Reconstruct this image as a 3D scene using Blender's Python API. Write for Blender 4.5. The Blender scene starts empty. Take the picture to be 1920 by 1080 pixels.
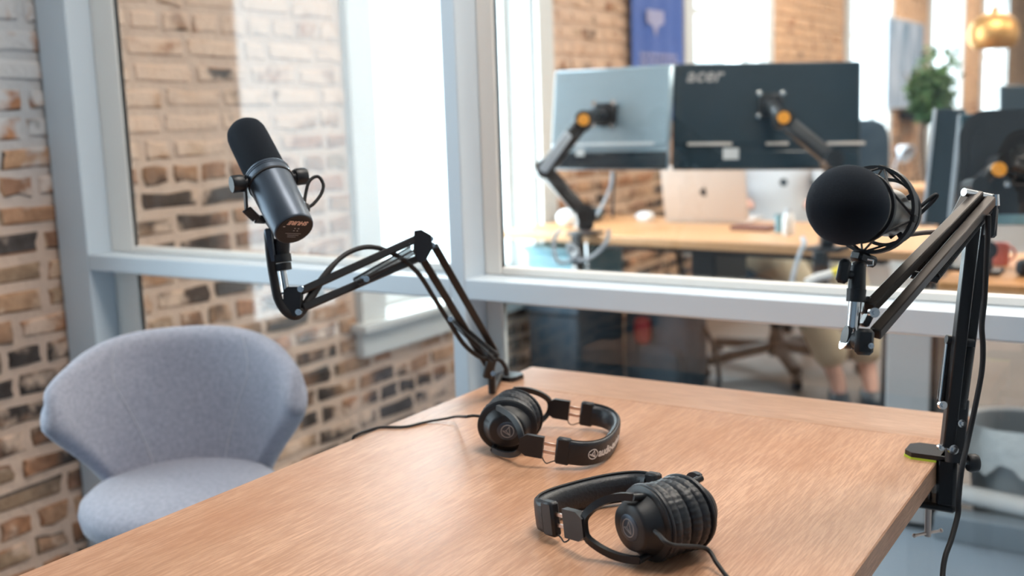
import bpy, bmesh, math, random
from mathutils import Vector, Matrix
from math import sin, cos, pi, radians

random.seed(7)
sc = bpy.context.scene
col = sc.collection

# ------------------------------------------------------------------ camera
H = 1.195                                   # camera height above the floor
CAM = Vector((0, 0, H))
R_ = Vector((0.84439, 0.53477, -0.03196)); U_ = Vector((-0.05808, 0.15070, 0.98687)); F_ = Vector((-0.53256, 0.83145, -0.15831))
FPX = 2028.45
cd = bpy.data.cameras.new('camera'); cam = bpy.data.objects.new('camera', cd); col.objects.link(cam)
cam.matrix_world = Matrix(((R_.x, U_.x, -F_.x, 0), (R_.y, U_.y, -F_.y, 0), (R_.z, U_.z, -F_.z, H), (0, 0, 0, 1)))
cd.sensor_width = 36; cd.lens = FPX / 1920 * 36
cd.clip_start = 0.05; cd.clip_end = 100
cd.dof.use_dof = True; cd.dof.focus_distance = 1.22; cd.dof.aperture_fstop = 3.5; cd.dof.aperture_blades = 0
sc.camera = cam

# ------------------------------------------------------------------ sky and lamps
wd = bpy.data.worlds.new('overcast_sky'); sc.world = wd; wd.use_nodes = True
bg = wd.node_tree.nodes['Background']; bg.inputs[0].default_value = (0.80, 0.92, 1.0, 1); bg.inputs[1].default_value = 3.4

def area(name, loc, rot, sx, sy, power, color):
    l = bpy.data.lights.new(name, 'AREA'); l.shape = 'RECTANGLE'; l.size = sx; l.size_y = sy
    l.energy = power; l.color = color
    o = bpy.data.objects.new(name, l); o.location = loc; o.rotation_euler = rot; col.objects.link(o)
    return o
CEIL = 3.0
LAMPS = [(-.35, 1.18, 24, (1, .90, .80)), (-0.2, 3.6, 36, (1, .86, .72)), (-0.9, 6.6, 48, (1, .82, .66)), (-0.9, 9.8, 50, (1, .82, .66)), (-0.9, 13.4, 50, (1, .82, .66)), (1.6, 4.6, 35, (1, .84, .70))]  # unseen ceiling panels, added to light the booth and the office
for x, y, p, c in LAMPS:
    area('added_ceiling_fill', (x, y, CEIL - .085), (0, 0, 0), 1.1, 0.5, p, c)
WIN = [(0.11, 1.18), (2.86, 3.93), (5.57, 6.72), (8.65, 9.85), (11.60, 13.15), (14.63, 16.4)]
for a, b in WIN:                            # daylight entering through every window of the brick wall
    area('window_daylight', (-2.62, (a + b) / 2, 1.55), (0, radians(-90), 0), 2.0, b - a, (9 if a < 1 else 60) * (b - a), (.66, .85, 1.0) if a < 1 else (.86, .94, 1.0))

sc.view_settings.view_transform = 'Standard'; sc.view_settings.look = 'None'
sc.view_settings.gamma = 1; sc.view_settings.use_curve_mapping = False
sc.view_settings.exposure = 0.22
sc.cycles.max_bounces = 10; sc.cycles.transparent_max_bounces = 24
sc.cycles.sample_clamp_indirect = 6

# ------------------------------------------------------------------ helpers
def PZ(px, py, z):                          # the point at depth z (metres from the camera plane) along a line of sight
    return CAM + z * (F_ + R_ * ((px - 960) / FPX) - U_ * ((py - 540) / FPX))
def onplane(px, py, ax, val):
    d = F_ + R_ * ((px - 960) / FPX) - U_ * ((py - 540) / FPX)
    return CAM + d * ((val - CAM[ax]) / d[ax])

def mat(name, color, rough=.5, metal=0, spec=.5, noise=None, bump=None, coat=0, sheen=0, emit=None, alpha=None):
    m = bpy.data.materials.new(name); m.use_nodes = True
    nt = m.node_tree; b = nt.nodes['Principled BSDF']
    b.inputs['Base Color'].default_value = (*color, 1); b.inputs['Roughness'].default_value = rough
    b.inputs['Metallic'].default_value = metal; b.inputs['Specular IOR Level'].default_value = spec
    b.inputs['Coat Weight'].default_value = coat; b.inputs['Sheen Weight'].default_value = sheen
    tc = nt.nodes.new('ShaderNodeTexCoord')
    if noise:                               # (scale, colour2, contrast)
        n = nt.nodes.new('ShaderNodeTexNoise'); n.inputs['Scale'].default_value = noise[0]; n.inputs['Detail'].default_value = 5
        nt.links.new(tc.outputs['Object'], n.inputs['Vector'])
        r = nt.nodes.new('ShaderNodeValToRGB'); r.color_ramp.elements[0].position = .5 - noise[2]; r.color_ramp.elements[1].position = .5 + noise[2]
        r.color_ramp.elements[0].color = (*color, 1); r.color_ramp.elements[1].color = (*noise[1], 1)
        nt.links.new(n.outputs['Fac'], r.inputs[0]); nt.links.new(r.outputs[0], b.inputs['Base Color'])
    if bump:                                # (scale, strength, distance)
        n = nt.nodes.new('ShaderNodeTexNoise'); n.inputs['Scale'].default_value = bump[0]; n.inputs['Detail'].default_value = 4
        nt.links.new(tc.outputs['Object'], n.inputs['Vector'])
        bp = nt.nodes.new('ShaderNodeBump'); bp.inputs['Strength'].default_value = bump[1]; bp.inputs['Distance'].default_value = bump[2]
        nt.links.new(n.outputs['Fac'], bp.inputs['Height']); nt.links.new(bp.outputs[0], b.inputs['Normal'])
    if emit:
        b.inputs['Emission Color'].default_value = (*emit[0], 1); b.inputs['Emission Strength'].default_value = emit[1]
    return m

def nodes_of(m): return m.node_tree.nodes, m.node_tree.links

M = {}
M['paint'] = mat('white_gloss_paint', (.66, .745, .82), .30)
M['beadpaint'] = mat('cream_bead_paint', (.90, .86, .81), .4)
M['casing'] = mat('window_paint', (.70, .72, .72), .5)
M['blackplastic'] = mat('black_plastic', (.012, .014, .018), .42, bump=(900, .15, .0004))
M['blackmetal'] = mat('black_painted_metal', (.014, .015, .018), .35, metal=.2)
M['satinblack'] = mat('satin_black_metal', (.075, .095, .125), .38, metal=.6)
M['barmetal'] = mat('black_anodised_bar', (.060, .050, .045), .34, metal=.7)
M['rubber'] = mat('black_rubber', (.012, .012, .014), .6)
M['chrome'] = mat('chrome', (.75, .75, .76), .18, metal=1)
M['brushed'] = mat('warm_steel', (.62, .50, .44), .3, metal=1)
M['leather'] = mat('black_leatherette', (.017, .020, .026), .42, bump=(260, .35, .0015))
M['foam'] = mat('black_foam', (.010, .013, .018), .95, spec=.15, bump=(1500, .9, .0012), sheen=.14)
M['foam'].node_tree.nodes['Principled BSDF'].inputs['Sheen Tint'].default_value = (.35, .45, .6, 1)
M['whiteprint'] = mat('white_print', (.78, .78, .78), .5)
M['greyprint'] = mat('grey_print', (.42, .40, .40), .4)
M['warmprint'] = mat('pale_pink_print', (.85, .55, .43), .5)
M['lime'] = mat('lime_pad', (.55, .75, .05), .6)
M['ceiling'] = mat('ceiling_paint', (.78, .77, .75), .8)
M['wallpaint'] = mat('room_paint', (.72, .71, .70), .7)
M['carpet'] = mat('blue_grey_carpet', (.21, .26, .32), .95, noise=(260, (.30, .36, .43), .25), bump=(420, .6, .004))
M['concrete'] = mat('brown_floor', (.10, .078, .066), .55, noise=(2.2, (.19, .155, .135), .3), bump=(40, .1, .003))
M['fabric'] = mat('grey_felt', (.31, .325, .40), .92, spec=.2, noise=(130, (.45, .46, .54), .22), bump=(900, .5, .0008), sheen=.4)
M['seamthread'] = mat('seam_thread', (.60, .61, .66), .9)
M['glossblack'] = mat('gloss_black_plastic', (.012, .028, .040), .22, noise=(6, (.020, .040, .056), .3))
M['monitorgrey'] = mat('satin_silver_blue_plastic', (.42, .54, .62), .28, metal=.35)
M['silver'] = mat('silver_aluminium', (.66, .60, .56), .42, metal=.45)
M['whiteplastic'] = mat('white_plastic', (.82, .84, .86), .4)
M['orange'] = mat('orange_plastic', (.95, .38, .03), .4)
M['teal'] = mat('teal_plastic', (.16, .33, .40), .5, noise=(9, (.24, .42, .48), .3))
M['navy'] = mat('navy_fabric', (.030, .055, .082), .9, noise=(14, (.06, .09, .12), .3))
M['greyfabric'] = mat('grey_green_fabric', (.16, .19, .20), .9, noise=(20, (.26, .28, .27), .3))
M['red'] = mat('red_fabric', (.30, .025, .03), .8)
M['cardboard'] = mat('cardboard', (.46, .29, .18), .85)
M['brownleather'] = mat('brown_cover', (.22, .085, .055), .6)
M['gold'] = mat('brushed_gold', (.72, .40, .15), .45, metal=1)
M['skin'] = mat('skin', (.62, .36, .29), .5)
M['khaki'] = mat('khaki_cotton', (.42, .37, .27), .9, noise=(30, (.50, .44, .33), .3))
M['shirt'] = mat('white_cotton_shirt', (.78, .80, .83), .85, noise=(5, (.66, .69, .74), .3))
M['hair'] = mat('dark_brown_hair', (.03, .018, .012), .7)
M['shoe'] = mat('dark_blue_shoe', (.02, .04, .06), .5)
M['leaf'] = mat('green_leaf', (.022, .065, .022), .5, noise=(12, (.07, .14, .03), .3))
M['bark'] = mat('brown_stem', (.13, .08, .05), .8)
M['pot'] = mat('pale_pot', (.62, .60, .57), .6)
M['greycable'] = mat('grey_cable', (.50, .55, .62), .5)
M['yellow'] = mat('yellow_tape', (.85, .72, .05), .5)
M['bluebanner'] = mat('blue_banner_cloth', (.05, .12, .42), .8, noise=(3, (.12, .19, .50), .3))
M['bannerprint'] = mat('pale_banner_print', (.38, .38, .58), .8)
M['bin'] = mat('translucent_grey_bin', (.45, .50, .54), .5)
M['liner'] = mat('white_plastic_liner', (.80, .86, .90), .35, bump=(18, .6, .02))
M['pedestal'] = mat('light_grey_cabinet', (.50, .51, .53), .6)
M['panelgrey'] = mat('blue_grey_base', (.26, .31, .36), .7)
M['lampglow'] = mat('lamp_diffuser', (.9, .9, .88), .5, emit=((1, .93, .84), 4))
M['darkglass'] = mat('dark_glass_bowl', (.03, .07, .09), .15)
M['brand_dark'] = mat('dark_polished_emblem', (.03, .03, .035), .2, metal=.3)

# glazing: clear with true surface reflections
g = bpy.data.materials.new('partition_glass'); g.use_nodes = True; N, L = nodes_of(g); N.clear()
o_ = N.new('ShaderNodeOutputMaterial'); mx = N.new('ShaderNodeMixShader'); tr = N.new('ShaderNodeBsdfTransparent'); gl = N.new('ShaderNodeBsdfGlossy')
fr = N.new('ShaderNodeFresnel'); fr.inputs[0].default_value = 1.52; tr.inputs[0].default_value = (.965, .985, .985, 1); gl.inputs['Roughness'].default_value = .0
gl.inputs[0].default_value = (1, 1, 1, 1)
ge = N.new('ShaderNodeNewGeometry'); mr = N.new('ShaderNodeMapRange'); mr.inputs[3].default_value = 1.52; mr.inputs[4].default_value = 1 / 1.52
L.new(ge.outputs['Backfacing'], mr.inputs[0]); L.new(mr.outputs[0], fr.inputs[0])   # same reflectance on both faces of the pane
L.new(fr.outputs[0], mx.inputs[0]); L.new(tr.outputs[0], mx.inputs[1]); L.new(gl.outputs[0], mx.inputs[2]); L.new(mx.outputs[0], o_.inputs[0])
M['glass'] = g

# oak: fine streaks along the grain, colour bands, soft gloss
def oak(name, axis, c1, c2, c3, rough=.42, sc_=1.0):
    m = bpy.data.materials.new(name); m.use_nodes = True; N, L = nodes_of(m); b = N['Principled BSDF']
    tc = N.new('ShaderNodeTexCoord')
    def stretched(s_long, s_cross, detail=6, rg=.6, dist=.0):
        mp = N.new('ShaderNodeMapping'); mp.inputs['Scale'].default_value = [s_long if i == axis else s_cross for i in range(3)]
        L.new(tc.outputs['Object'], mp.inputs[0]); n = N.new('ShaderNodeTexNoise'); n.inputs['Scale'].default_value = 1
        n.inputs['Detail'].default_value = detail; n.inputs['Roughness'].default_value = rg; n.inputs['Distortion'].default_value = dist
        L.new(mp.outputs[0], n.inputs['Vector']); return n
    broad = stretched(1.6 * sc_, 16 * sc_, 3, .5, .4); fine = stretched(24 * sc_, 460 * sc_, 6, .7); pores = stretched(40 * sc_, 620 * sc_, 2, .5)
    blot = N.new('ShaderNodeTexNoise'); blot.inputs['Scale'].default_value = 5; blot.inputs['Detail'].default_value = 4; L.new(tc.outputs['Object'], blot.inputs['Vector'])
    r1 = N.new('ShaderNodeValToRGB'); r1.color_ramp.elements[0].position = .34; r1.color_ramp.elements[1].position = .66
    r1.color_ramp.elements[0].color = (*c1, 1); r1.color_ramp.elements[1].color = (*c2, 1)
    L.new(broad.outputs['Fac'], r1.inputs[0])
    r2 = N.new('ShaderNodeValToRGB'); r2.color_ramp.elements[0].position = .42; r2.color_ramp.elements[1].position = .60
    r2.color_ramp.elements[0].color = (1, 1, 1, 1); r2.color_ramp.elements[1].color = (0, 0, 0, 1); L.new(fine.outputs['Fac'], r2.inputs[0])
    m1 = N.new('ShaderNodeMixRGB'); m1.inputs[2].default_value = (*c3, 1); L.new(r1.outputs[0], m1.inputs[1])
    mm = N.new('ShaderNodeMath'); mm.operation = 'MULTIPLY'; mm.inputs[1].default_value = .62; L.new(r2.outputs[0], mm.inputs[0]); L.new(mm.outputs[0], m1.inputs[0])
    r3 = N.new('ShaderNodeValToRGB'); r3.color_ramp.elements[0].position = .52; r3.color_ramp.elements[1].position = .74
    r3.color_ramp.elements[0].color = (0, 0, 0, 1); r3.color_ramp.elements[1].color = (.45, .45, .45, 1); L.new(blot.outputs['Fac'], r3.inputs[0])
    m2 = N.new('ShaderNodeMixRGB'); m2.inputs[2].default_value = (c3[0] * 1.15, c3[1], c3[2] * .85, 1); L.new(m1.outputs[0], m2.inputs[1]); L.new(r3.outputs[0], m2.inputs[0])
    L.new(m2.outputs[0], b.inputs['Base Color'])
    bp = N.new('ShaderNodeBump'); bp.inputs['Strength'].default_value = .35; bp.inputs['Distance'].default_value = .0006
    ad = N.new('ShaderNodeMath'); ad.operation = 'ADD'; L.new(fine.outputs['Fac'], ad.inputs[0]); L.new(pores.outputs['Fac'], ad.inputs[1])
    L.new(ad.outputs[0], bp.inputs['Height']); L.new(bp.outputs[0], b.inputs['Normal'])
    rr = N.new('ShaderNodeMapRange'); rr.inputs[3].default_value = rough - .06; rr.inputs[4].default_value = rough + .14
    L.new(fine.outputs['Fac'], rr.inputs[0]); L.new(rr.outputs[0], b.inputs['Roughness'])
    return m
M['oakY'] = oak('oak_along', 1, (.53, .285, .165), (.66, .38, .24), (.34, .155, .08), .38)
M['oakX'] = oak('oak_across', 0, (.57, .33, .20), (.67, .41, .275), (.40, .20, .115), .38)
M['deskwood'] = oak('desk_bamboo', 0, (.60, .33, .16), (.72, .42, .22), (.50, .24, .09), .45)
M['shelfwood'] = oak('orange_wood', 0, (.55, .25, .09), (.66, .33, .13), (.42, .17, .05), .5)

# bricks: every brick its own tint, old mortar smeared over the faces
def wall_tint(N, L, sep, base):
    """tint over brick and mortar: peach mostly, grey high on the booth side"""
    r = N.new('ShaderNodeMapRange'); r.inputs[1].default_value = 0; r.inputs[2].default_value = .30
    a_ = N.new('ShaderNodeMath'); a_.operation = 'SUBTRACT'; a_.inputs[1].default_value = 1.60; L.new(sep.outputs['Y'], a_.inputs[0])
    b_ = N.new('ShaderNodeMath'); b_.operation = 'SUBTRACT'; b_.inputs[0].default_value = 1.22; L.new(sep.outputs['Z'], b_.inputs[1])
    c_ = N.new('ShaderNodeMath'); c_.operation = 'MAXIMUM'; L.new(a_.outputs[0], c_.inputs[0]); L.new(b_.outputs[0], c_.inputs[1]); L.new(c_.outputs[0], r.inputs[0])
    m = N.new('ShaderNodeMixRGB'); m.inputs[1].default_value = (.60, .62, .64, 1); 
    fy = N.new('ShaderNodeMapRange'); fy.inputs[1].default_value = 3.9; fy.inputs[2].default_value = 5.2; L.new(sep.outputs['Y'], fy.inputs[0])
    w = N.new('ShaderNodeMixRGB'); w.inputs[1].default_value = (*base, 1); w.inputs[2].default_value = (base[0] * .93, base[1] * .80, base[2] * .64, 1); L.new(fy.outputs[0], w.inputs[0])   # warm indoor light painted in: more orange further down the office
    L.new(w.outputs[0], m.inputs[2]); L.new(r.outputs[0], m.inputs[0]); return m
def brick_material():
    m = bpy.data.materials.new('old_brick'); m.use_nodes = True; N, L = nodes_of(m); b = N['Principled BSDF']
    geo = N.new('ShaderNodeNewGeometry'); oi = N.new('ShaderNodeObjectInfo')
    ad = N.new('ShaderNodeMath'); ad.operation = 'ADD'; L.new(geo.outputs['Random Per Island'], ad.inputs[0]); L.new(oi.outputs['Random'], ad.inputs[1])
    fc = N.new('ShaderNodeMath'); fc.operation = 'FRACT'; L.new(ad.outputs[0], fc.inputs[0])
    cr = N.new('ShaderNodeValToRGB'); cr.color_ramp.interpolation = 'CONSTANT'
    cols = [(0, (.42, .23, .14)), (.14, (.50, .29, .18)), (.28, (.36, .20, .13)), (.40, (.56, .34, .21)), (.52, (.50, .25, .14)), (.64, (.44, .30, .20)), (.74, (.56, .28, .15)), (.83, (.62, .42, .29)), (.90, (.10, .085, .08))]
    e = cr.color_ramp.elements
    e[0].position = 0; e[0].color = (*cols[0][1], 1); e[1].position = cols[1][0]; e[1].color = (*cols[1][1], 1)
    for p, c in cols[2:]:
        k = e.new(p); k.color = (*c, 1)
    L.new(fc.outputs[0], cr.inputs[0])
    def noise(scale, det=5):
        n = N.new('ShaderNodeTexNoise'); n.inputs['Scale'].default_value = scale; n.inputs['Detail'].default_value = det
        L.new(geo.outputs['Position'], n.inputs['Vector']); return n
    def ramp(n, a, bb):
        r = N.new('ShaderNodeMapRange'); r.inputs[1].default_value = a; r.inputs[2].default_value = bb; r.clamp = True
        L.new(n, r.inputs[0]); return r
    # soot-dark patches
    n1 = noise(2.6, 4); sp1 = N.new('ShaderNodeSeparateXYZ'); L.new(geo.outputs['Position'], sp1.inputs[0]); lw = ramp(sp1.outputs['Z'], .62, .84); lw.inputs[3].default_value = .085; lw.inputs[4].default_value = 0
    an1 = N.new('ShaderNodeMath'); an1.operation = 'ADD'; L.new(n1.outputs['Fac'], an1.inputs[0]); L.new(lw.outputs[0], an1.inputs[1]); r1 = ramp(an1.outputs[0], .57, .66)
    m1 = N.new('ShaderNodeMixRGB'); m1.inputs[2].default_value = (.075, .062, .058, 1); L.new(cr.outputs[0], m1.inputs[1]); L.new(r1.outputs[0], m1.inputs[0])
    # mottling
    n2 = noise(34, 6); r2 = ramp(n2.outputs['Fac'], .40, .62)
    m2 = N.new('ShaderNodeMixRGB'); m2.blend_type = 'MULTIPLY'; m2.inputs[2].default_value = (.62, .58, .56, 1); L.new(m1.outputs[0], m2.inputs[1])
    mu = N.new('ShaderNodeMath'); mu.operation = 'MULTIPLY'; mu.inputs[1].default_value = .75; L.new(r2.outputs[0], mu.inputs[0]); L.new(mu.outputs[0], m2.inputs[0])
    # mortar smear: stronger high on the wall
    sep = N.new('ShaderNodeSeparateXYZ'); L.new(geo.outputs['Position'], sep.inputs[0])
    up_ = ramp(sep.outputs['Z'], 1.08, 1.20); up_.inputs[3].default_value = -.03; up_.inputs[4].default_value = .17
    lo_ = ramp(sep.outputs['Z'], .80, .70); lo_.inputs[1].default_value = .70; lo_.inputs[2].default_value = .82; lo_.inputs[3].default_value = .045; lo_.inputs[4].default_value = 0
    hz = N.new('ShaderNodeMath'); hz.operation = 'ADD'; L.new(up_.outputs[0], hz.inputs[0]); L.new(lo_.outputs[0], hz.inputs[1])
    n3 = noise(9.5, 7); a3 = N.new('ShaderNodeMath'); a3.operation = 'ADD'; L.new(n3.outputs['Fac'], a3.inputs[0]); L.new(hz.outputs[0], a3.inputs[1])
    r3 = ramp(a3.outputs[0], .52, .64)
    m3 = N.new('ShaderNodeMixRGB'); L.new(m2.outputs[0], m3.inputs[1])
    sm = wall_tint(N, L, sep, (.78, .57, .44)); L.new(sm.outputs[0], m3.inputs[2])
    mv = N.new('ShaderNodeMath'); mv.operation = 'MULTIPLY'; mv.inputs[1].default_value = .92; L.new(r3.outputs[0], mv.inputs[0]); L.new(mv.outputs[0], m3.inputs[0])
    L.new(m3.outputs[0], b.inputs['Base Color']); b.inputs['Roughness'].default_value = .9; b.inputs['Specular IOR Level'].default_value = .25
    bp = N.new('ShaderNodeBump'); bp.inputs['Strength'].default_value = .8; bp.inputs['Distance'].default_value = .006; n4 = noise(60, 5)
    L.new(n4.outputs['Fac'], bp.inputs['Height']); L.new(bp.outputs[0], b.inputs['Normal'])
    return m
M['brick'] = brick_material()
M['mortar'] = mat('old_mortar', (.66, .49, .39), .95, bump=(35, .9, .008))
N, L = nodes_of(M['mortar']); g_ = N.new('ShaderNodeNewGeometry'); sp_ = N.new('ShaderNodeSeparateXYZ'); L.new(g_.outputs['Position'], sp_.inputs[0])
lt_ = wall_tint(N, L, sp_, (.76, .57, .45)); n_ = N.new('ShaderNodeTexNoise'); n_.inputs['Scale'].default_value = 8; n_.inputs['Detail'].default_value = 5; L.new(g_.outputs['Position'], n_.inputs['Vector'])
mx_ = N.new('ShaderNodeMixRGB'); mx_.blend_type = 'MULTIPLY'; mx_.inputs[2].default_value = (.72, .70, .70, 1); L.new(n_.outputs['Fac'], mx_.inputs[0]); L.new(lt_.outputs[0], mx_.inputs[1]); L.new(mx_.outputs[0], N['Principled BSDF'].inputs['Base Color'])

# ------------------------------------------------------------------ mesh builder
class MB:
    def __init__(s): s.v = []; s.f = []
    def add(s, v, f):
        o = len(s.v); s.v += [Vector(p) for p in v]; s.f += [tuple(i + o for i in q) for q in f]; return s
    def box(s, lo, hi, m=None):
        x0, y0, z0 = lo; x1, y1, z1 = hi
        v = [Vector(p) for p in ((x0, y0, z0), (x1, y0, z0), (x1, y1, z0), (x0, y1, z0), (x0, y0, z1), (x1, y0, z1), (x1, y1, z1), (x0, y1, z1))]
        if m is not None: v = [m @ p for p in v]
        return s.add(v, [(0, 3, 2, 1), (4, 5, 6, 7), (0, 1, 5, 4), (1, 2, 6, 5), (2, 3, 7, 6), (3, 0, 4, 7)])
    def cbox(s, c, sx, sy, sz, m=None, b=0.0):
        """box with chamfered edges, centre c"""
        c = Vector(c); b = min(b, sx * .45, sy * .45, sz * .45)
        if b <= 0:
            mm = (m or Matrix.Identity(4))
            return s.box((c.x - sx / 2, c.y - sy / 2, c.z - sz / 2), (c.x + sx / 2, c.y + sy / 2, c.z + sz / 2), m)
        v = []; idx = {}
        for X in (-1, 1):
            for Y in (-1, 1):
                for Z in (-1, 1):
                    for k in range(3):
                        h = [sx / 2 - b, sy / 2 - b, sz / 2 - b]; h[k] += b
                        idx[(X, Y, Z, k)] = len(v); v.append(c + Vector((X * h[0], Y * h[1], Z * h[2])))
        f = []
        for k in range(3):
            i, j = (k + 1) % 3, (k + 2) % 3
            for sg in (-1, 1):
                q = []
                for a, bb in ((-1, -1), (1, -1), (1, 1), (-1, 1)):
                    t = [0, 0, 0]; t[k] = sg; t[i] = a; t[j] = bb; q.append(idx[(*t, k)])
                f.append(tuple(q if sg > 0 else q[::-1]))
        for k in range(3):                  # edges parallel to axis k
            i, j = (k + 1) % 3, (k + 2) % 3
            for a in (-1, 1):
                for bb in (-1, 1):
                    t0 = [0, 0, 0]; t0[k] = -1; t0[i] = a; t0[j] = bb; t1 = list(t0); t1[k] = 1
                    q = [idx[(*t0, i)], idx[(*t1, i)], idx[(*t1, j)], idx[(*t0, j)]]
                    f.append(tuple(q))
        for X in (-1, 1):
            for Y in (-1, 1):
                for Z in (-1, 1):
                    f.append((idx[(X, Y, Z, 0)], idx[(X, Y, Z, 1)], idx[(X, Y, Z, 2)]))
        if m is not None: v = [m @ p for p in v]
        return s.add(v, f)
    def bar(s, p0, p1, w, h, up=(0, 0, 1), b=0.0):
        """rectangular bar from p0 to p1; w across, h along up"""
        p0 = Vector(p0); p1 = Vector(p1); d = p1 - p0; l = d.length; y = d.normalized()
        x = y.cross(Vector(up)).normalized(); z = x.cross(y)
        m = Matrix(((x.x, y.x, z.x, p0.x), (x.y, y.y, z.y, p0.y), (x.z, y.z, z.z, p0.z), (0, 0, 0, 1)))
        return s.cbox((0, l / 2, 0), w, l, h, m, b)
    def cyl(s, p0, p1, r0, r1=None, n=20, caps=True):
        r1 = r0 if r1 is None else r1
        return s.tube([p0, p1], [r0, r1], n, caps)
    def tube(s, pts, r, n=10, caps=True, closed=False):
        pts = [Vector(p) for p in pts]; k = len(pts)
        rs = r if isinstance(r, (list, tuple)) else [r] * k
        v = []; f = []; up = None
        for i, p in enumerate(pts):
            if closed: d = pts[(i + 1) % k] - pts[i - 1]
            else: d = pts[min(i + 1, k - 1)] - pts[max(i - 1, 0)]
            d.normalize()
            if up is None:
                up = Vector((0, 0, 1)) if abs(d.z) < .9 else Vector((1, 0, 0))
            x = d.cross(up).normalized(); up = x.cross(d).normalized()
            for j in range(n):
                a = 2 * pi * j / n; v.append(p + (x * cos(a) + up * sin(a)) * rs[i])
        m = k if closed else k - 1
        for i in range(m):
            for j in range(n):
                a, b = i * n + j, i * n + (j + 1) % n; c, d_ = ((i + 1) % k) * n + (j + 1) % n, ((i + 1) % k) * n + j
                f.append((a, b, c, d_))
        if caps and not closed:
            f.append(tuple(range(n))[::-1]); f.append(tuple((k - 1) * n + j for j in range(n)))
        return s.add(v, f)
    def lathe(s, prof, p, axis=(0, 0, 1), n=32, sx=1.0, sy=1.0, xdir=None, closed=False):
        """prof: (radius, height) list around axis through p"""
        p = Vector(p); z = Vector(axis).normalized()
        x = Vector(xdir) if xdir is not None else (Vector((1, 0, 0)) if abs(z.x) < .8 else Vector((0, 1, 0)))
        x = (x - z * x.dot(z)).normalized(); y = z.cross(x)
        v = []; f = []
        for (r, h) in prof:
            for j in range(n):
                a = 2 * pi * j / n; v.append(p + z * h + x * (r * cos(a) * sx) + y * (r * sin(a) * sy))
        for i in range(len(prof) - 1):
            for j in range(n):
                a, b = i * n + j, i * n + (j + 1) % n; f.append((a, b, b + n, a + n))
        if closed:
            i = len(prof) - 1
            for j in range(n): f.append((i * n + j, i * n + (j + 1) % n, (j + 1) % n, j))
        else:
            if prof[0][0] > 1e-5: f.append(tuple(range(n))[::-1])
            if prof[-1][0] > 1e-5: f.append(tuple((len(prof) - 1) * n + j for j in range(n)))
        return s.add(v, f)
    def ball(s, c, rx, ry=None, rz=None, nu=24, nv=14, m=None):
        ry = ry or rx; rz = rz or rx; v = []; f = []
        for i in range(nv + 1):
            t = pi * i / nv
            for j in range(nu):
                a = 2 * pi * j / nu; q = Vector((rx * sin(t) * cos(a), ry * sin(t) * sin(a), rz * cos(t)))
                v.append(Vector(c) + ((m @ q) if m is not None else q))
        for i in range(nv):
            for j in range(nu):
                a, b = i * nu + j, i * nu + (j + 1) % nu; f.append((a, a + nu, b + nu, b))
        return s.add(v, f)
    def prism(s, pts2, o, x, y, t):
        """closed outline pts2 in the plane o,x,y, extruded by vector t"""
        o = Vector(o); x = Vector(x); y = Vector(y); t = Vector(t); n = len(pts2)
        a = [o + x * p[0] + y * p[1] for p in pts2]
        return s.add(a + [q + t for q in a], [tuple(range(n))[::-1], tuple(range(n, 2 * n))] + [(i, (i + 1) % n, (i + 1) % n + n, i + n) for i in range(n)])
    def xf(s, m):
        s.v = [m @ p for p in s.v]; return s
    def mesh(s, name, material, smooth=True, inv=None, angle=38):
        me = bpy.data.meshes.new(name)
        vs = [inv @ p for p in s.v] if inv is not None else s.v
        me.from_pydata([tuple(p) for p in vs], [], s.f)
        bm = bmesh.new(); bm.from_mesh(me); bmesh.ops.remove_doubles(bm, verts=bm.verts, dist=1e-6); bmesh.ops.recalc_face_normals(bm, faces=bm.faces)
        if smooth:
            for fc in bm.faces: fc.smooth = True
            for e in bm.edges:
                if len(e.link_faces) == 2 and e.calc_face_angle(0) > radians(angle): e.smooth = False
        bm.to_mesh(me); bm.free()
        me.materials.append(material)
        return me

def setp(o, label=None, cat=None, group=None, kind=None):
    if label: o['label'] = label
    if cat: o['category'] = cat
    if group: o['group'] = group
    if kind: o['kind'] = kind
    return o
class Thing:
    def __init__(s, name, loc, label=None, cat=None, group=None, kind=None, rz=0, m=None):
        s.o = bpy.data.objects.new(name, None); s.o.empty_display_size = .05; col.objects.link(s.o)
        s.m = m if m is not None else Matrix.Translation(Vector(loc)) @ Matrix.Rotation(rz, 4, 'Z')
        s.o.matrix_world = s.m; s.inv = s.m.inverted(); setp(s.o, label, cat, group, kind)
    def part(s, name, mb, material, parent=None, local=False, smooth=True, label=None, kind=None, angle=38):
        me = mb.mesh(name, material, smooth, None if local else s.inv, angle)
        o = bpy.data.objects.new(name, me); col.objects.link(o); o.parent = parent or s.o
        setp(o, label, None, None, kind); return o
def single(name, mb, material, label=None, cat=None, group=None, kind=None, smooth=True, loc=None, angle=38):
    if loc is None:
        n = len(mb.v); lo = [min(p[i] for p in mb.v) for i in range(3)]; hi = [max(p[i] for p in mb.v) for i in range(3)]
        loc = Vector(((lo[0] + hi[0]) / 2, (lo[1] + hi[1]) / 2, lo[2]))
    me = mb.mesh(name, material, smooth, Matrix.Translation(-Vector(loc)), angle)
    o = bpy.data.objects.new(name, me); o.location = loc; col.objects.link(o)
    return setp(o, label, cat, group, kind)

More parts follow.
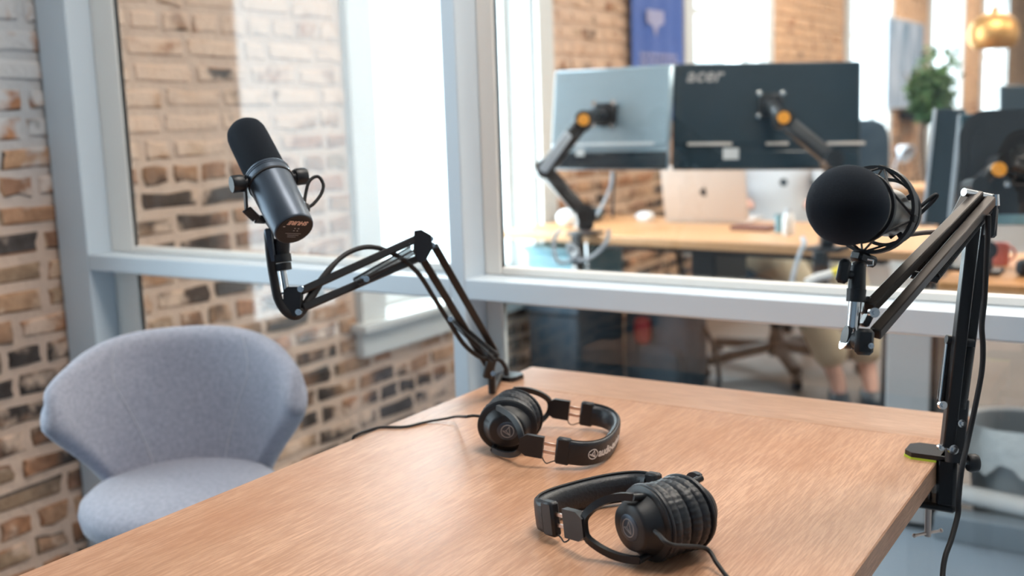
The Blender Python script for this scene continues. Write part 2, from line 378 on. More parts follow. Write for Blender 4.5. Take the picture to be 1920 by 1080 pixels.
def bez(pts, n=10):
    """smooth curve (Catmull-Rom) through pts"""
    pts = [Vector(p) for p in pts]; P = [pts[0] * 2 - pts[1]] + pts + [pts[-1] * 2 - pts[-2]]; out = []
    for i in range(1, len(P) - 2):
        for k in range(n):
            t = k / n; a, b, c, d = P[i - 1], P[i], P[i + 1], P[i + 2]
            out.append(.5 * ((2 * b) + (c - a) * t + (2 * a - 5 * b + 4 * c - d) * t * t + (3 * b - a - 3 * c + d) * t ** 3))
    out.append(pts[-1]); return out
def text_mesh(txt, size, shear=0, extrude=.0004, spacing=1.0, bold=0):
    cu = bpy.data.curves.new('txt', 'FONT'); cu.body = txt; cu.size = size; cu.shear = shear; cu.extrude = extrude
    cu.align_x = 'CENTER'; cu.align_y = 'CENTER'; cu.space_character = spacing; cu.offset = bold; cu.resolution_u = 3
    o = bpy.data.objects.new('txt', cu); col.objects.link(o); dg = bpy.context.evaluated_depsgraph_get(); dg.update()
    me = bpy.data.meshes.new_from_object(o.evaluated_get(dg))
    mb = MB(); mb.add([v.co.copy() for v in me.vertices], [tuple(p.vertices) for p in me.polygons])
    bpy.data.objects.remove(o); bpy.data.curves.remove(cu); bpy.data.meshes.remove(me); return mb
def frame(o, x, y):
    x = Vector(x).normalized(); y = Vector(y); y = (y - x * y.dot(x)).normalized(); z = x.cross(y); o = Vector(o)
    return Matrix(((x.x, y.x, z.x, o.x), (x.y, y.y, z.y, o.y), (x.z, y.z, z.z, o.z), (0, 0, 0, 1)))

# ================================================================== the setting
W = -2.370; P = 1.629; T = .745
SILL = .52; HEAD = 2.72
XR = 3.6; YB = -2.0; YF = 20.0

single('floor', MB().box((W - .3, YB - .2, -.08), (XR, YF + .2, 0)), M['concrete'], kind='structure', smooth=False)
single('carpet', MB().box((W + .0, YB, .0), (XR, 3.14, .008)), M['carpet'], kind='structure', smooth=False)
single('ceiling', MB().box((W - .3, YB - .2, CEIL), (XR + .2, YF + .2, CEIL + .1)), M['ceiling'], kind='structure', smooth=False)
single('wall_right', MB().box((XR, YB - .2, 0), (XR + .2, YF + .2, CEIL)), M['wallpaint'], kind='structure', smooth=False)
single('wall_back', MB().box((W - .3, YB - .2, 0), (XR, YB, CEIL)), mat('blue_grey_paint', (.30, .42, .55), .7), kind='structure', smooth=False)
single('wall_far', MB().box((W - .3, YF, 0), (XR, YF + .2, CEIL)), M['wallpaint'], kind='structure', smooth=False)

# brick wall: recessed mortar core with the window openings, bricks proud of it
mb = MB(); XM = W - .0045
ys = [YB] + [v for w in WIN for v in w] + [YF]
for i in range(0, len(ys), 2): mb.box((XM - .30, ys[i], 0), (XM, ys[i + 1], CEIL))
for a, b in WIN:
    mb.box((XM - .30, a, 0), (XM, b, SILL)); mb.box((XM - .30, a, HEAD), (XM, b, CEIL))
wall = single('wall_left', mb, M['mortar'], kind='structure', smooth=False, loc=Vector((W, 0, 0)))

rb = random.Random(11)
def brick_geo(L, h, d, r):
    """irregular worn brick: jittered outline, chamfer, slightly uneven face. Local: x out of wall, y along, z up"""
    o = []; i_ = []
    hl, hh = L / 2, h / 2
    base = [(-hl, -hh), (0, -hh), (hl, -hh), (hl, 0), (hl, hh), (0, hh), (-hl, hh), (-hl, 0)]
    ch = .0075
    for (y, z) in base:
        j = .0055
        yy = y + r.uniform(-j, j); zz = z + r.uniform(-j, j)
        o.append((0, yy, zz)); k = ch * r.uniform(.6, 1.5)
        i_.append((d + r.uniform(-.003, .003), yy - (k if yy > .01 else -k if yy < -.01 else 0), zz - (k if zz > .01 else -k if zz < -.01 else 0)))
    c = [(d + r.uniform(-.002, .003), 0, 0)]
    back = [(-.02, p[1], p[2]) for p in o]
    v = back + o + i_ + c; f = []
    for k in range(8):
        n = (k + 1) % 8
        f += [(k, n, n + 8, k + 8), (k + 8, n + 8, n + 16, k + 16), (k + 16, n + 16, 24)]
    return v, f
ROW = .0680; BL = .205; MJ = .016
variants = {}
def brick_mesh(kind, r):
    key = (kind, r.randrange(7))
    if key not in variants:
        L = BL - MJ if kind == 's' else (BL / 2 - MJ if kind == 'h' else None)
        v, f = brick_geo(L, ROW - MJ, .011, random.Random(hash(key[1]) + (0 if kind == 's' else 50)))
        m_ = MB(); m_.add(v, f); variants[key] = m_.mesh('brick', M['brick'], True, None, 25)
    return variants[key]
cells = []
for row in range(int(CEIL / ROW)):
    z = (row + .5) * ROW + .008
    header = (row % 6 == 3)
    y = YB + (BL / 2 if row % 2 else 0) + rb.uniform(-.02, .02)
    while y < YF:
        L = BL / 2 if (header or rb.random() < .07) else BL
        y0, y1 = y + MJ / 2, y + L - MJ / 2
        y += L
        clip = False; spans = [(y0, y1)]
        for a, b in WIN:
            if SILL - .13 < z < HEAD + .14:
                ns = []
                for s0, s1 in spans:
                    lo, hi = a - .13, b + .13
                    if s1 <= lo or s0 >= hi: ns.append((s0, s1))
                    else:
                        if s0 < lo - .03: ns.append((s0, lo - .003))
                        if s1 > hi + .03: ns.append((hi + .003, s1))
                spans = ns
        for s0, s1 in spans: cells.append((s0, s1, z))
def proj(p):
    d = Vector(p) - CAM; zz = d.dot(F_)
    return (960 + FPX * d.dot(R_) / zz, 540 - FPX * d.dot(U_) / zz, zz) if zz > .1 else (-1e4, 0, zz)
vis = []
for c in cells:
    q = proj((W, (c[0] + c[1]) / 2, c[2]))
    if -5 < q[0] < 1200 and -12 < q[1] < 1000 and abs((c[1] - c[0]) - (BL - MJ)) < .001 or (-5 < q[0] < 1200 and -12 < q[1] < 1000 and abs((c[1] - c[0]) - (BL / 2 - MJ)) < .001):
        if q[1] > 700 and q[0] < 500: continue      # behind the armchair
        vis.append((q[2], c))
vis.sort(); solo = set(c for _, c in vis[:296])
rest = MB()
for c in cells:
    L = c[1] - c[0]; yc = (c[0] + c[1]) / 2
    if c in solo:
        me = brick_mesh('s' if L > .15 else 'h', rb)
        o = bpy.data.objects.new('brick', me); o.parent = wall; col.objects.link(o)
        o.location = (-.009, yc, c[2]); o.rotation_euler = (rb.uniform(-.012, .012), rb.uniform(-.02, .02), rb.uniform(-.012, .012))
    else:
        v, f = brick_geo(L, ROW - MJ, .011, rb)
        rest.add([(p[0] + W - .009, p[1] + yc, p[2] + c[2]) for p in v], f)
me = rest.mesh('bricks_beyond', M['brick'], True, Matrix.Translation((-W, 0, 0)), 25)
o = bpy.data.objects.new('brickwork', me); o.parent = wall; col.objects.link(o); o['kind'] = 'stuff'

# windows in the brick wall
for i, (a, b) in enumerate(WIN):
    w = Thing('window_%d' % (i + 1), (W, (a + b) / 2, SILL), kind='structure')
    c = MB()
    for y0, y1 in ((a - .125, a), (b, b + .125)): c.box((W - .012, y0, SILL), (W + .022, y1, HEAD + .125))
    c.box((W - .012, a, HEAD), (W + .022, b, HEAD + .125)); w.part('window_casing', c, M['casing'], smooth=False)
    j = MB()
    for y0, y1 in ((a, a + .018), (b - .018, b)): j.box((W - .30, y0, SILL), (W - .012, y1, HEAD))
    j.box((W - .30, a, HEAD - .018), (W - .012, b, HEAD)); w.part('window_jamb', j, M['casing'], smooth=False)
    s_ = MB(); xs = W - .12
    for y0, y1 in ((a + .018, a + .055), (b - .055, b - .018)): s_.box((xs - .035, y0, SILL), (xs, y1, HEAD - .018))
    s_.box((xs - .035, a + .055, SILL), (xs, b - .055, SILL + .05)); s_.box((xs - .035, a + .055, HEAD - .07), (xs, b - .055, HEAD - .018))
    s_.box((xs - .035, a + .055, 1.72), (xs, b - .055, 1.76)); w.part('window_sash', s_, M['casing'], smooth=False)
    w.part('window_pane', MB().box((xs - .022, a + .055, SILL + .05), (xs - .016, b - .055, HEAD - .07)), M['glass'], smooth=False)
    sl = MB().cbox((W - .12, (a + b) / 2, SILL - .012), .36, b - a - .002, .024, b=.004)
    sl.cbox((W + .035, (a + b) / 2, SILL - .014), .07, b - a + .34, .030, b=.006)
    w.part('window_sill', sl, M['casing'])
    w.part('window_apron', MB().cbox((W + .018, (a + b) / 2, SILL - .073), .036, b - a + .29, .086, b=.003), M['casing'])

# glazed partition between the booth and the office
pt = Thing('wall_partition', (W, P, 0), kind='structure')
def post(x0, x1, bl=.038, br=.038):
    m_ = MB().cbox(((x0 + x1) / 2, P + .07, CEIL / 2), x1 - x0, .14, CEIL, b=.002); return m_
PX = [(-2.362, -2.250), (-1.180, -1.147), (.03, .063), (1.24, 1.273), (2.45, 2.483)]
for x0, x1 in PX: pt.part('post', post(x0, x1), M['paint'], angle=20)
GY = P + .083
spans = [(PX[i][1], PX[i + 1][0]) for i in range(4)] + [(PX[4][1], XR)]
for k, (x0, x1) in enumerate(spans):
    pt.part('rail', MB().cbox(((x0 + x1) / 2, P + .07, .876), x1 - x0, .14, .038, b=.002), M['paint'], angle=20)
    pt.part('bottom_rail', MB().cbox(((x0 + x1) / 2, P + .07, .05), x1 - x0, .14, .10, b=.002), M['paint'], angle=20)
    bl = .086 if k == 0 else .038
    for z0, z1 in ((.10, .857), (.895, CEIL)):
        bd = MB(); y0, y1 = P + .072, P + .079
        bd.cbox((x0 + bl / 2, (y0 + y1) / 2, (z0 + z1) / 2), bl, .018, z1 - z0, b=.003)
        bd.cbox((x1 - .019, (y0 + y1) / 2, (z0 + z1) / 2), .038, .018, z1 - z0, b=.003)
        bd.cbox(((x0 + bl + x1 - .038) / 2, (y0 + y1) / 2, z0 + .008), x1 - x0 - bl - .038, .018, .016, b=.003)
        bd.cbox(((x0 + bl + x1 - .038) / 2, (y0 + y1) / 2, z1 - .008), x1 - x0 - bl - .038, .018, .016, b=.003)
        pt.part('glazing_bead', bd, M['beadpaint'], angle=20)
        pt.part('glass_pane', MB().box((x0 + .004, GY, z0 + .003), (x1 - .004, GY + .006, z1 - .003)), M['glass'], smooth=False)

for k, (x, y, p, c) in enumerate(LAMPS):
    t = Thing('added_ceiling_light', (x, y, CEIL), 'unseen flat rectangular ceiling light panel added over ' + ['the podcast table', 'the right desk', 'the shelf desk', 'the plant', 'the far end of the office', 'the right side of the office'][k], 'lamp')
    fr_ = MB()
    fr_.box((x - .60, y - .30, CEIL - .07), (x + .60, y - .27, CEIL)); fr_.box((x - .60, y + .27, CEIL - .07), (x + .60, y + .30, CEIL))
    fr_.box((x - .60, y - .27, CEIL - .07), (x - .57, y + .27, CEIL)); fr_.box((x + .57, y - .27, CEIL - .07), (x + .60, y + .27, CEIL))
    t.part('lamp_frame', fr_, M['whiteplastic'], smooth=False)
    t.part('diffuser', MB().box((x - .57, y - .27, CEIL - .055), (x + .57, y + .27, CEIL - .045)), M['lampglow'], smooth=False)

# ================================================================== the podcast table
TX0, TX1, TY0, TY1 = -1.001, -.262, .40, 1.622
tb = Thing('podcast_table', ((TX0 + TX1) / 2, (TY0 + TY1) / 2, 0), 'oak topped table holding both headphones against the glass partition', 'table')
tb.part('table_top', MB().cbox(((TX0 + TX1) / 2, (TY0 + 1.487) / 2, T - .015), TX1 - TX0, 1.487 - TY0, .030, b=.0015), M['oakY'], angle=20)
tb.part('end_board', MB().cbox(((TX0 + TX1) / 2, (1.4874 + TY1) / 2, T - .015), TX1 - TX0, TY1 - 1.4874, .030, b=.0015), M['oakX'], angle=20, label='cross-grained end board at the partition side')
for x in (TX0 + .09, TX1 - .17):
    for y in (TY0 + .08, TY1 - .35):
        tb.part('leg', MB().bar((x, y, .008), (x, y, T - .072), .045, .045, (1, 0, 0), .004), M['blackmetal'])
tb.part('leg_frame', MB().cbox(((TX0 + TX1) / 2 - .04, (TY0 + TY1) / 2 - .13, T - .051), TX1 - TX0 - .24, TY1 - TY0 - .40, .040, b=.004), M['blackmetal'])

# ------------------------------------------------------------------ headphones
def logo_mb(r, w=.0009, depth=.0006):
    """ring with a slanted open triangle, in the xy plane"""
    m_ = MB(); n = 36
    m_.tube([(r * cos(2 * pi * k / n), r * sin(2 * pi * k / n), 0) for k in range(n)], w, 6, closed=True)
    ap, rbt, nt, lf_ = (.22 * r, .78 * r, 0), (.46 * r, -.66 * r, 0), (-.22 * r, .06 * r, 0), (-.78 * r, .02 * r, 0)
    m_.tube([ap, rbt], w, 6); m_.tube([ap, nt, rbt], w, 6); m_.tube([nt, lf_, rbt], w, 6)
    return m_
def headphones(name, label, group, cx, cy, yaw, a, b, L, cup_turn, cable_side, word, HS):
    """local frame: x ear to ear, y towards the crown of the band, z across the band"""
    rz = .0415; tau = math.asin((rz - .0185) / L)
    m = Matrix.Translation((cx, cy, T + (rz + .0012) * HS)) @ Matrix.Rotation(yaw, 4, 'Z') @ Matrix.Rotation(-tau, 4, 'X') @ Matrix.Scale(HS, 4)
    t = Thing(name, None, label, 'headphones', group, m=m)
    for s in (1, -1):
        tm = Matrix.Rotation(s * cup_turn, 4, 'Z')      # cups swivel a little in their yokes
        X = Vector((s, 0, 0)); n = 48
        def lt(prof, sy=1.0): return MB().lathe(prof, (0, 0, 0), X, n, 1.0, 1.0, (0, 1, 0)).xf(Matrix.Diagonal((1, 1.10, 1.0, 1)))
        P_ = a - .062                                   # shift of the whole cup along x
        def sh(mb): return mb.xf(Matrix.Translation((s * P_, 0, 0))).xf(tm)
        cup = t.part('ear_cup', sh(lt([(0.0, .0600), (.0240, .0600), (.0258, .0590), (.0275, .0560), (.0305, .0480), (.0335, .0425), (.0345, .0408), (.0395, .0400), (.0412, .0390), (.0412, .0365), (.039, .0320), (0, .0320)])), M['blackplastic'], local=True)
        t.part('cup_rim', sh(lt([(.0400, .0370), (.0424, .0362), (.0430, .0345), (.0424, .0330), (.0396, .0322)])), M['leather'], cup, local=True)
        t.part('centre_cap', sh(lt([(0, .0612), (.0135, .0612), (.0146, .0606), (.0150, .0596)])), M['satinblack'], cup, local=True)
        lg = logo_mb(.0098, .00055); lg.xf(frame((0, 0, 0), (0, s, 0), (0, 0, 1)))
        lg.xf(Matrix.Translation((s * .0613, 0, 0))); t.part('emblem', sh(lg), M['greyprint'], cup, local=True, label='pale ring emblem with an open triangle')
        # wrinkled pad: two bulges
        pad = MB(); v = []; prof = [(.0385, .0325), (.0410, .0300), (.0418, .0265), (.0408, .0225), (.0388, .0208), (.0402, .0180), (.0408, .0145), (.0398, .0105), (.036, .0070), (.029, .0058), (.021, .0075), (.019, .012), (.019, .031)]
        nn = 160; rr = random.Random(5 + s); ph = [rr.uniform(-.5, .5) for _ in range(nn)]
        for q, (r, h) in enumerate(prof):
            for k in range(nn):
                an = 2 * pi * k / nn; w_ = .00030 * sin(an * 36 + ph[k] * .9) + .00012 * sin(an * 13 + 1.3 * s) if q not in (0, 4, 11, 12) else 0
                v.append(Vector((s * h, (r + w_) * cos(an) * 1.10, (r + w_) * sin(an))))
        f = [(q * nn + k, q * nn + (k + 1) % nn, (q + 1) * nn + (k + 1) % nn, (q + 1) * nn + k) for q in range(len(prof) - 1) for k in range(nn)]
        pad.add(v, f); t.part('ear_pad', sh(pad), M['leather'], local=True, angle=70)
        # yoke: block and two arms round the cup
        xo = s * (b + .002)
        yk = MB(); ring = []
        for k in range(25):
            an = radians(-97 + 194 * k / 24)
            q = Vector((0, .0485 * cos(an) + .000, .0345 * sin(an)))
            bl = max(0, (abs(an) - radians(20)) / radians(77)); px_ = xo * (1 - bl) + s * (a - .062 + .0570) * bl
            ring.append(Vector((px_, q.y, q.z)))
        # rectangular section swept round the ring
        sec = [(-.0028, -.0042), (.0028, -.0042), (.0028, .0042), (-.0028, .0042)]; v = []; f = []
        for k, q in enumerate(ring):
            d = (ring[min(k + 1, 24)] - ring[max(k - 1, 0)]).normalized(); e1 = Vector((s, 0, 0)); e1 = (e1 - d * e1.dot(d)).normalized(); e2 = d.cross(e1)
            for (u, w_) in sec: v.append(q + e1 * u + e2 * w_)
        for k in range(24):
            for j in range(4): f.append((k * 4 + j, k * 4 + (j + 1) % 4, (k + 1) * 4 + (j + 1) % 4, (k + 1) * 4 + j))
        f += [(0, 1, 2, 3), (96, 97, 98, 99)]; yk.add(v, f)
        for k in (0, 24):                               # pivots into the cup
            yk.cyl(ring[k] + Vector((s * .002, 0, 0)), Vector((s * (P_ + .040), ring[k].y * 1.0, ring[k].z * .90)), .0040, n=12)
        yk.prism([(.045, -.010), (.055, -.0165), (.081, -.0165), (.081, .0165), (.055, .0165), (.045, .010)], (xo - s * .0035, 0, 0), (0, 1, 0), (0, 0, 1), (s * .0085, 0, 0))
        yoke = t.part('yoke', yk, M['blackplastic'], local=True)
        for z in (-.0062, .0062):
            t.part('slider', MB().cbox((xo, .0905, z), .0016, .030, .0050, b=.0005), M['brushed'], local=True)
        cap = t.part('end_cap', MB().cbox((xo, .1115, 0), .0125, .0225, .0405, b=.0028), M['blackplastic'], local=True)
        wz = -.020 if s > 0 else -.020
        wire = bez([(xo + s * .0, .0795, -.0135), (xo - s * .002, .083, -.0205), (xo + s * .001, .0885, -.0235), (xo, .0955, -.0200), (xo, .1025, -.0165)], 6)
        t.part('link_wire', MB().tube(wire, .0009, 8), M['rubber'], local=True)
    # padded band: from cap to cap round the crown, outer shell and inner cushion
    n = 48; y1 = .121; pts = []
    for k in range(n + 1):
        an = pi * k / n
        ex = .82
        cx_ = abs(cos(an)) ** ex * (1 if cos(an) >= 0 else -1); sy_ = abs(sin(an)) ** ex
        pts.append(Vector(((b + .002) * cx_, y1 + (L - y1) * sy_, 0)))
    def sweep(sec):
        v = []; f = []; m_ = len(sec)
        for k, q in enumerate(pts):
            d = (pts[min(k + 1, n)] - pts[max(k - 1, 0)]).normalized(); o_ = Vector((d.y, -d.x, 0))
            for (u, w_) in sec: v.append(q + o_ * u + Vector((0, 0, w_)))
        for k in range(n):
            for j in range(m_): f.append((k * m_ + j, k * m_ + (j + 1) % m_, (k + 1) * m_ + (j + 1) % m_, (k + 1) * m_ + j))
        f += [tuple(range(m_)), tuple(n * m_ + j for j in range(m_))[::-1]]
        return MB().add(v, f)
    t.part('headband', sweep([(.0050, -.0165), (.0058, -.012), (.0060, 0), (.0058, .012), (.0050, .0165), (.0030, .0182), (.0002, .0185), (.0002, -.0185), (.0030, -.0182)]), M['leather'], local=True, angle=60)
    t.part('band_cushion', sweep([(-.0002, -.0165), (-.0002, .0165), (-.0035, .0160), (-.0075, .0115), (-.0090, .004), (-.0090, -.004), (-.0075, -.0115), (-.0035, -.0160)]), M['leather'], local=True, angle=60)
    t.part('band_piping', sweep([(.0010, .0170), (.0020, .0185), (.0010, .0198), (-.0003, .0185)]), M['rubber'], local=True, angle=60)
    # lettering bent round the outside of the band
    arc = [0]
    for k in range(n): arc.append(arc[-1] + (pts[k + 1] - pts[k]).length)
    tot = arc[-1]
    def at_s(sv):
        sv = max(0, min(tot - 1e-6, sv)); k = max(i for i in range(n) if arc[i] <= sv); u = (sv - arc[k]) / (arc[k + 1] - arc[k])
        q = pts[k].lerp(pts[k + 1], u); d = (pts[k + 1] - pts[k]).normalized(); return q, Vector((d.y, -d.x, 0))
    tm_ = text_mesh('audio-technica', .0175, 0, .0002, .96, .0005); w_ = [p.x for p in tm_.v]; cx0 = (min(w_) + max(w_)) / 2
    s0 = word
    lm = logo_mb(.0074, .0007); lm.xf(Matrix.Translation((min(w_) - .0095, 0, 0)))
    print('TEXT', max(w_) - min(w_), tot)
    tm_.add(lm.v, lm.f)
    out = []
    for p in tm_.v:
        q, o_ = at_s(s0 + p.x - min(w_)); out.append(q + o_ * (.0063 + p.z * .5) + Vector((0, 0, p.y)))
    tm_.v = out; t.part('band_lettering', tm_, M['whiteprint'], local=True, smooth=False, label='white maker lettering on the band')
    return t, m
CUP = dict()
hp1, m1 = headphones('headphones', 'black headphones at the mid table with their white maker lettering showing', None, -.786, 1.205, radians(-71.6), .060, .0990, .172, radians(14), 1, .043, .86)
hp2, m2 = headphones('headphones', 'black headphones nearest the camera, a cup emblem facing out', None, -.440, .966, radians(66), .0530, .0760, .165, radians(4), -1, .075, .93)

def cable(name, pts, r, label, m='rubber', n=10, cat='cable', group=None):
    return single(name, MB().tube(bez(pts, n), r, 10), M[m], label, cat, group)
TZ = T + .0022
tf = lambda px, py, h=TZ: onplane(px, py, 2, h)
# cord of the middle headphones: out of the near cup, over the left table edge
e1 = tf(672, 817); cable('headphone_cable', [m1 @ Vector((.036, -.030, .010)), m1 @ Vector((.041, -.0470, .010)), m1 @ Vector((.043, -.0580, .007)), tf(856, 781, T + .013), tf(835, 785, T + .006), tf(800, 791), tf(760, 800), tf(715, 801), tf(690, 807), Vector((-1.003, e1.y, T + .0035)), Vector((-1.0085, e1.y - .004, T - .006)), Vector((-1.012, e1.y - .01, T - .06)), Vector((-1.02, e1.y - .03, .45)), Vector((-1.05, e1.y - .05, .10)), Vector((-1.16, e1.y - .1, .0125))], .0020, 'thin black cable crossing the left table edge from the middle headphones')
cable('headphone_cable', [m2 @ Vector((-.0440, -.0300, .0)), m2 @ Vector((-.0500, -.0440, .0)), m2 @ Vector((-.0480, -.0600, -.008)), tf(1322, 1028, T + .020), tf(1344, 1056, T + .010), tf(1362, 1080, T + .004), tf(1400, 1125), tf(1430, 1180), tf(1425, 1260)], .0023, 'thin dark cable running to the lower picture edge from the nearest headphones')

# ================================================================== grey felt armchair
CC = Vector((-1.628, 1.345, 0)); fd = Vector((.69, -.73, 0)).normalized(); sd = Vector((-fd.y, fd.x, 0))   # facing, its right-hand side seen from the chair's back
ch = Thing('armchair', CC, 'grey felt tub armchair with winged back at the left of the table', 'chair')
NS, NT = 14, 40; SH = .525
def shell_pt(s_, t_):
    fm = radians(50 + 47 * min(1, s_ / .75) ** 1.6)
    if s_ > .75: fm = radians(97 - 13 * ((s_ - .75) / .25) ** 2)
    ph = t_ * fm
    ztop = .790 - .085 * abs(t_) ** 3.0
    z = .455 + (ztop - .455) * s_
    r = .172 + .022 * s_ + .030 * abs(t_) ** 3 * s_ ** 1.2
    p = CC - fd * (r * cos(ph) * 1.0 - .03) + sd * (r * sin(ph) * 1.06)
    return Vector((p.x, p.y, z))
NS, NT = 22, 56; TH = .050; v = []; f = []
def nonu(k, n): return .5 - .5 * cos(pi * k / n)                # finer near the edges
def shell_n(s_, t_):
    e_ = 1e-3; du = shell_pt(min(s_ + e_, 1), t_) - shell_pt(max(s_ - e_, 0), t_); dw = shell_pt(s_, min(t_ + e_, 1)) - shell_pt(s_, max(t_ - e_, -1)); return du.cross(dw).normalized()
def edge(d, w): return 1.0 if d >= w else math.sqrt(max(0, 1 - (1 - d / w) ** 2))
for side in (1, -1):
    for i in range(NS + 1):
        for j in range(NT + 1):
            s_ = nonu(i, NS); t_ = -1 + 2 * nonu(j, NT)
            th = TH / 2 * edge(1 - s_, .085) * edge(1 - abs(t_), .085)
            v.append(shell_pt(s_, t_) + shell_n(s_, t_) * th * side)
o2 = (NS + 1) * (NT + 1)
for i in range(NS):
    for j in range(NT):
        q_ = (i * (NT + 1) + j, i * (NT + 1) + j + 1, (i + 1) * (NT + 1) + j + 1, (i + 1) * (NT + 1) + j)
        f.append(q_); f.append(tuple(k + o2 for k in q_[::-1]))
for j in range(NT): f.append((j + 1, j, j + o2, j + 1 + o2))
sh_ = MB().add(v, f)
bk = ch.part('backrest', sh_, M['fabric'], angle=180)
for sgn in (-.50, .50):
    pts = []
    for k in range(12):
        s_ = .12 + .86 * k / 11; p = shell_pt(s_, sgn * (1 - .05 * (1 - s_))); c0 = Vector((CC.x, CC.y, p.z)); pts.append(p + (c0 - p).normalized() * .0262)
    ch.part('seam', MB().tube(pts, .0011, 6), M['seamthread'], bk, label='stitched seam')
prof = [(0, .445), (.11, .445), (.165, .452), (.183, .468), (.188, .49), (.184, .506), (.168, .519), (.13, .527), (.07, .532), (0, .533)]
st = MB().lathe(prof, (CC.x + fd.x * .035, CC.y + fd.y * .035, 0), (0, 0, 1), 48, 1.06, 1.0, fd)
seat = ch.part('seat', st, M['fabric'], angle=80)
bs = MB().lathe([(0, .008), (.20, .008), (.20, .014), (.03, .022), (.024, .05), (.024, .44), (.06, .447), (0, .447)], CC, n=32); ch.part('pedestal', bs, M['blackmetal'])

# ================================================================== left boom arm with the tube microphone
def hook(name, mb, m, t, **k): return t.part(name, mb, M[m], **k)
VIEW = -F_
la = Thing('microphone_stand', onplane(945, 712, 2, T), 'black scissor boom arm clamped at the far left table corner', 'microphone stand')
cl = Vector((-1.001, 1.525, T))                        # where the clamp grips the left edge
pad = MB(); cx_, cy_ = cl.x, cl.y
pad.prism([(-.012, -.021), (.026, -.021), (.034, -.012), (.034, .012), (.026, .021), (-.012, .021)], (cx_, cy_, T + .0012), (1, 0, 0), (0, 1, 0), (0, 0, .007))
pad.cbox((cx_ - .0085, cy_, T - .022), .010, .042, .060, b=.002); pad.cbox((cx_ + .006, cy_, T - .060), .038, .036, .008, b=.002)
hook('clamp', pad, 'blackmetal', la)
hook('clamp_pad', MB().box((cx_ + .0005, cy_ - .019, T), (cx_ + .030, cy_ + .019, T + .0012)), 'rubber', la, smooth=False)
sc_ = MB().cyl((cx_ + .012, cy_, T - .120), (cx_ + .012, cy_, T - .064), .0035, n=10); sc_.cyl((cx_ + .012, cy_, T - .036), (cx_ + .012, cy_, T - .032), .010, n=14)
sc_.cyl((cx_ + .012, cy_, T - .064), (cx_ + .012, cy_, T - .034), .0035, n=10); sc_.cyl((cx_ - .012, cy_, T - .115), (cx_ + .036, cy_, T - .115), .002, n=8); hook('clamp_screw', sc_, 'brushed', la)
zA, zB, zC = 1.735, 1.56, 1.44
b0 = PZ(921, 690, zA); e0 = PZ(797, 458, zB); x0 = PZ(549, 563, zC)
hook('clamp_post', MB().cyl((b0.x, b0.y, T + .008), b0 + Vector((0, 0, .0)), .006, n=12).cyl((cx_ - .006, cy_, T + .004), (b0.x, b0.y, T + .012), .006, n=12), 'blackmetal', la)
hook('base_bracket', MB().bar(PZ(915, 704, zA), PZ(925, 662, zA - .03), .016, .022, VIEW, .003), 'blackplastic', la)
up = (e0 - b0).cross(x0 - e0).cross(e0 - b0)
hook('lower_bar', MB().bar(PZ(912, 682, zA - .005), PZ(790, 482, zB), .011, .011, VIEW, .0015), 'blackmetal', la)
hook('lower_bar', MB().bar(PZ(931, 664, zA), PZ(815, 462, zB + .01), .011, .011, VIEW, .0015), 'blackmetal', la)
hook('elbow_bracket', MB().prism([(-17, -26), (-4, -28), (14, -18), (17, 6), (4, 30), (-8, 34), (-19, 14)], PZ(794, 459, zB - .014), R_ * (zB / FPX), -U_ * (zB / FPX), -F_ * .003).prism([(-17, -26), (-4, -28), (14, -18), (17, 6), (4, 30), (-8, 34), (-19, 14)], PZ(794, 459, zB + .012), R_ * (zB / FPX), -U_ * (zB / FPX), F_ * .003), 'blackplastic', la)
hook('upper_bar', MB().bar(PZ(562, 547, zC), PZ(796, 441, zB), .0105, .0115, VIEW, .0015), 'blackmetal', la)
hook('upper_bar', MB().bar(PZ(566, 578, zC), PZ(785, 484, zB), .0105, .0115, VIEW, .0015), 'blackmetal', la)
def spring(t, p0, p1, r, turns, wr, m='blackmetal'):
    p0 = Vector(p0); p1 = Vector(p1); d = (p1 - p0); x = d.orthogonal().normalized(); y = d.normalized().cross(x); n = turns * 9
    t.part('spring', MB().tube([p0 + d * (k / n) + x * r * cos(2 * pi * k * turns / n) + y * r * sin(2 * pi * k * turns / n) for k in range(n + 1)], wr, 5), M[m], angle=80)
spring(la, PZ(664, 526, 1.50), PZ(770, 466, zB), .0032, 46, .0008)
spring(la, PZ(672, 530, 1.48), PZ(778, 472, zB - .02), .0032, 46, .0008)
spring(la, PZ(852, 600, 1.66), PZ(934, 668, 1.70), .0034, 40, .0008)
spring(la, PZ(848, 604, 1.64), PZ(926, 676, 1.69), .0034, 40, .0008)
def bolt(t, px, py, z, r=.0045, h=.006): hook('bolt', MB().cyl(PZ(px, py, z), PZ(px, py, z) - F_ * h, r, n=12).cyl(PZ(px, py, z) - F_ * h, PZ(px, py, z) - F_ * (h + .003), r * .5, n=6), 'chrome', t)
for px, py, z in ((565, 542, zC - .018), (561, 585, zC - .018), (688, 523, 1.485), (681, 521, 1.49), (808, 448, zB - .008), (811, 460, zB), (845, 598, 1.63), (925, 700, zA - .03)): bolt(la, px, py, z, .0042 if px != 681 else .003)
hook('end_bracket', MB().prism([(-14, -20), (-6, -27), (12, -27), (19, -22), (17, 20), (10, 28), (-4, 27), (-14, 15)], PZ(545, 565, zC - .012), R_ * (zC / FPX), -U_ * (zC / FPX), F_ * .020), 'blackplastic', la)
hook('swivel_clip', MB().tube([PZ(531, 549, zC - .008), PZ(524, 553, zC - .008), PZ(525, 572, zC - .008), PZ(535, 577, zC - .008)], .0017, 8), 'chrome', la)
hook('stud', MB().cyl(PZ(537, 552, zC), PZ(530, 508, zC), .0048, n=16), 'chrome', la)

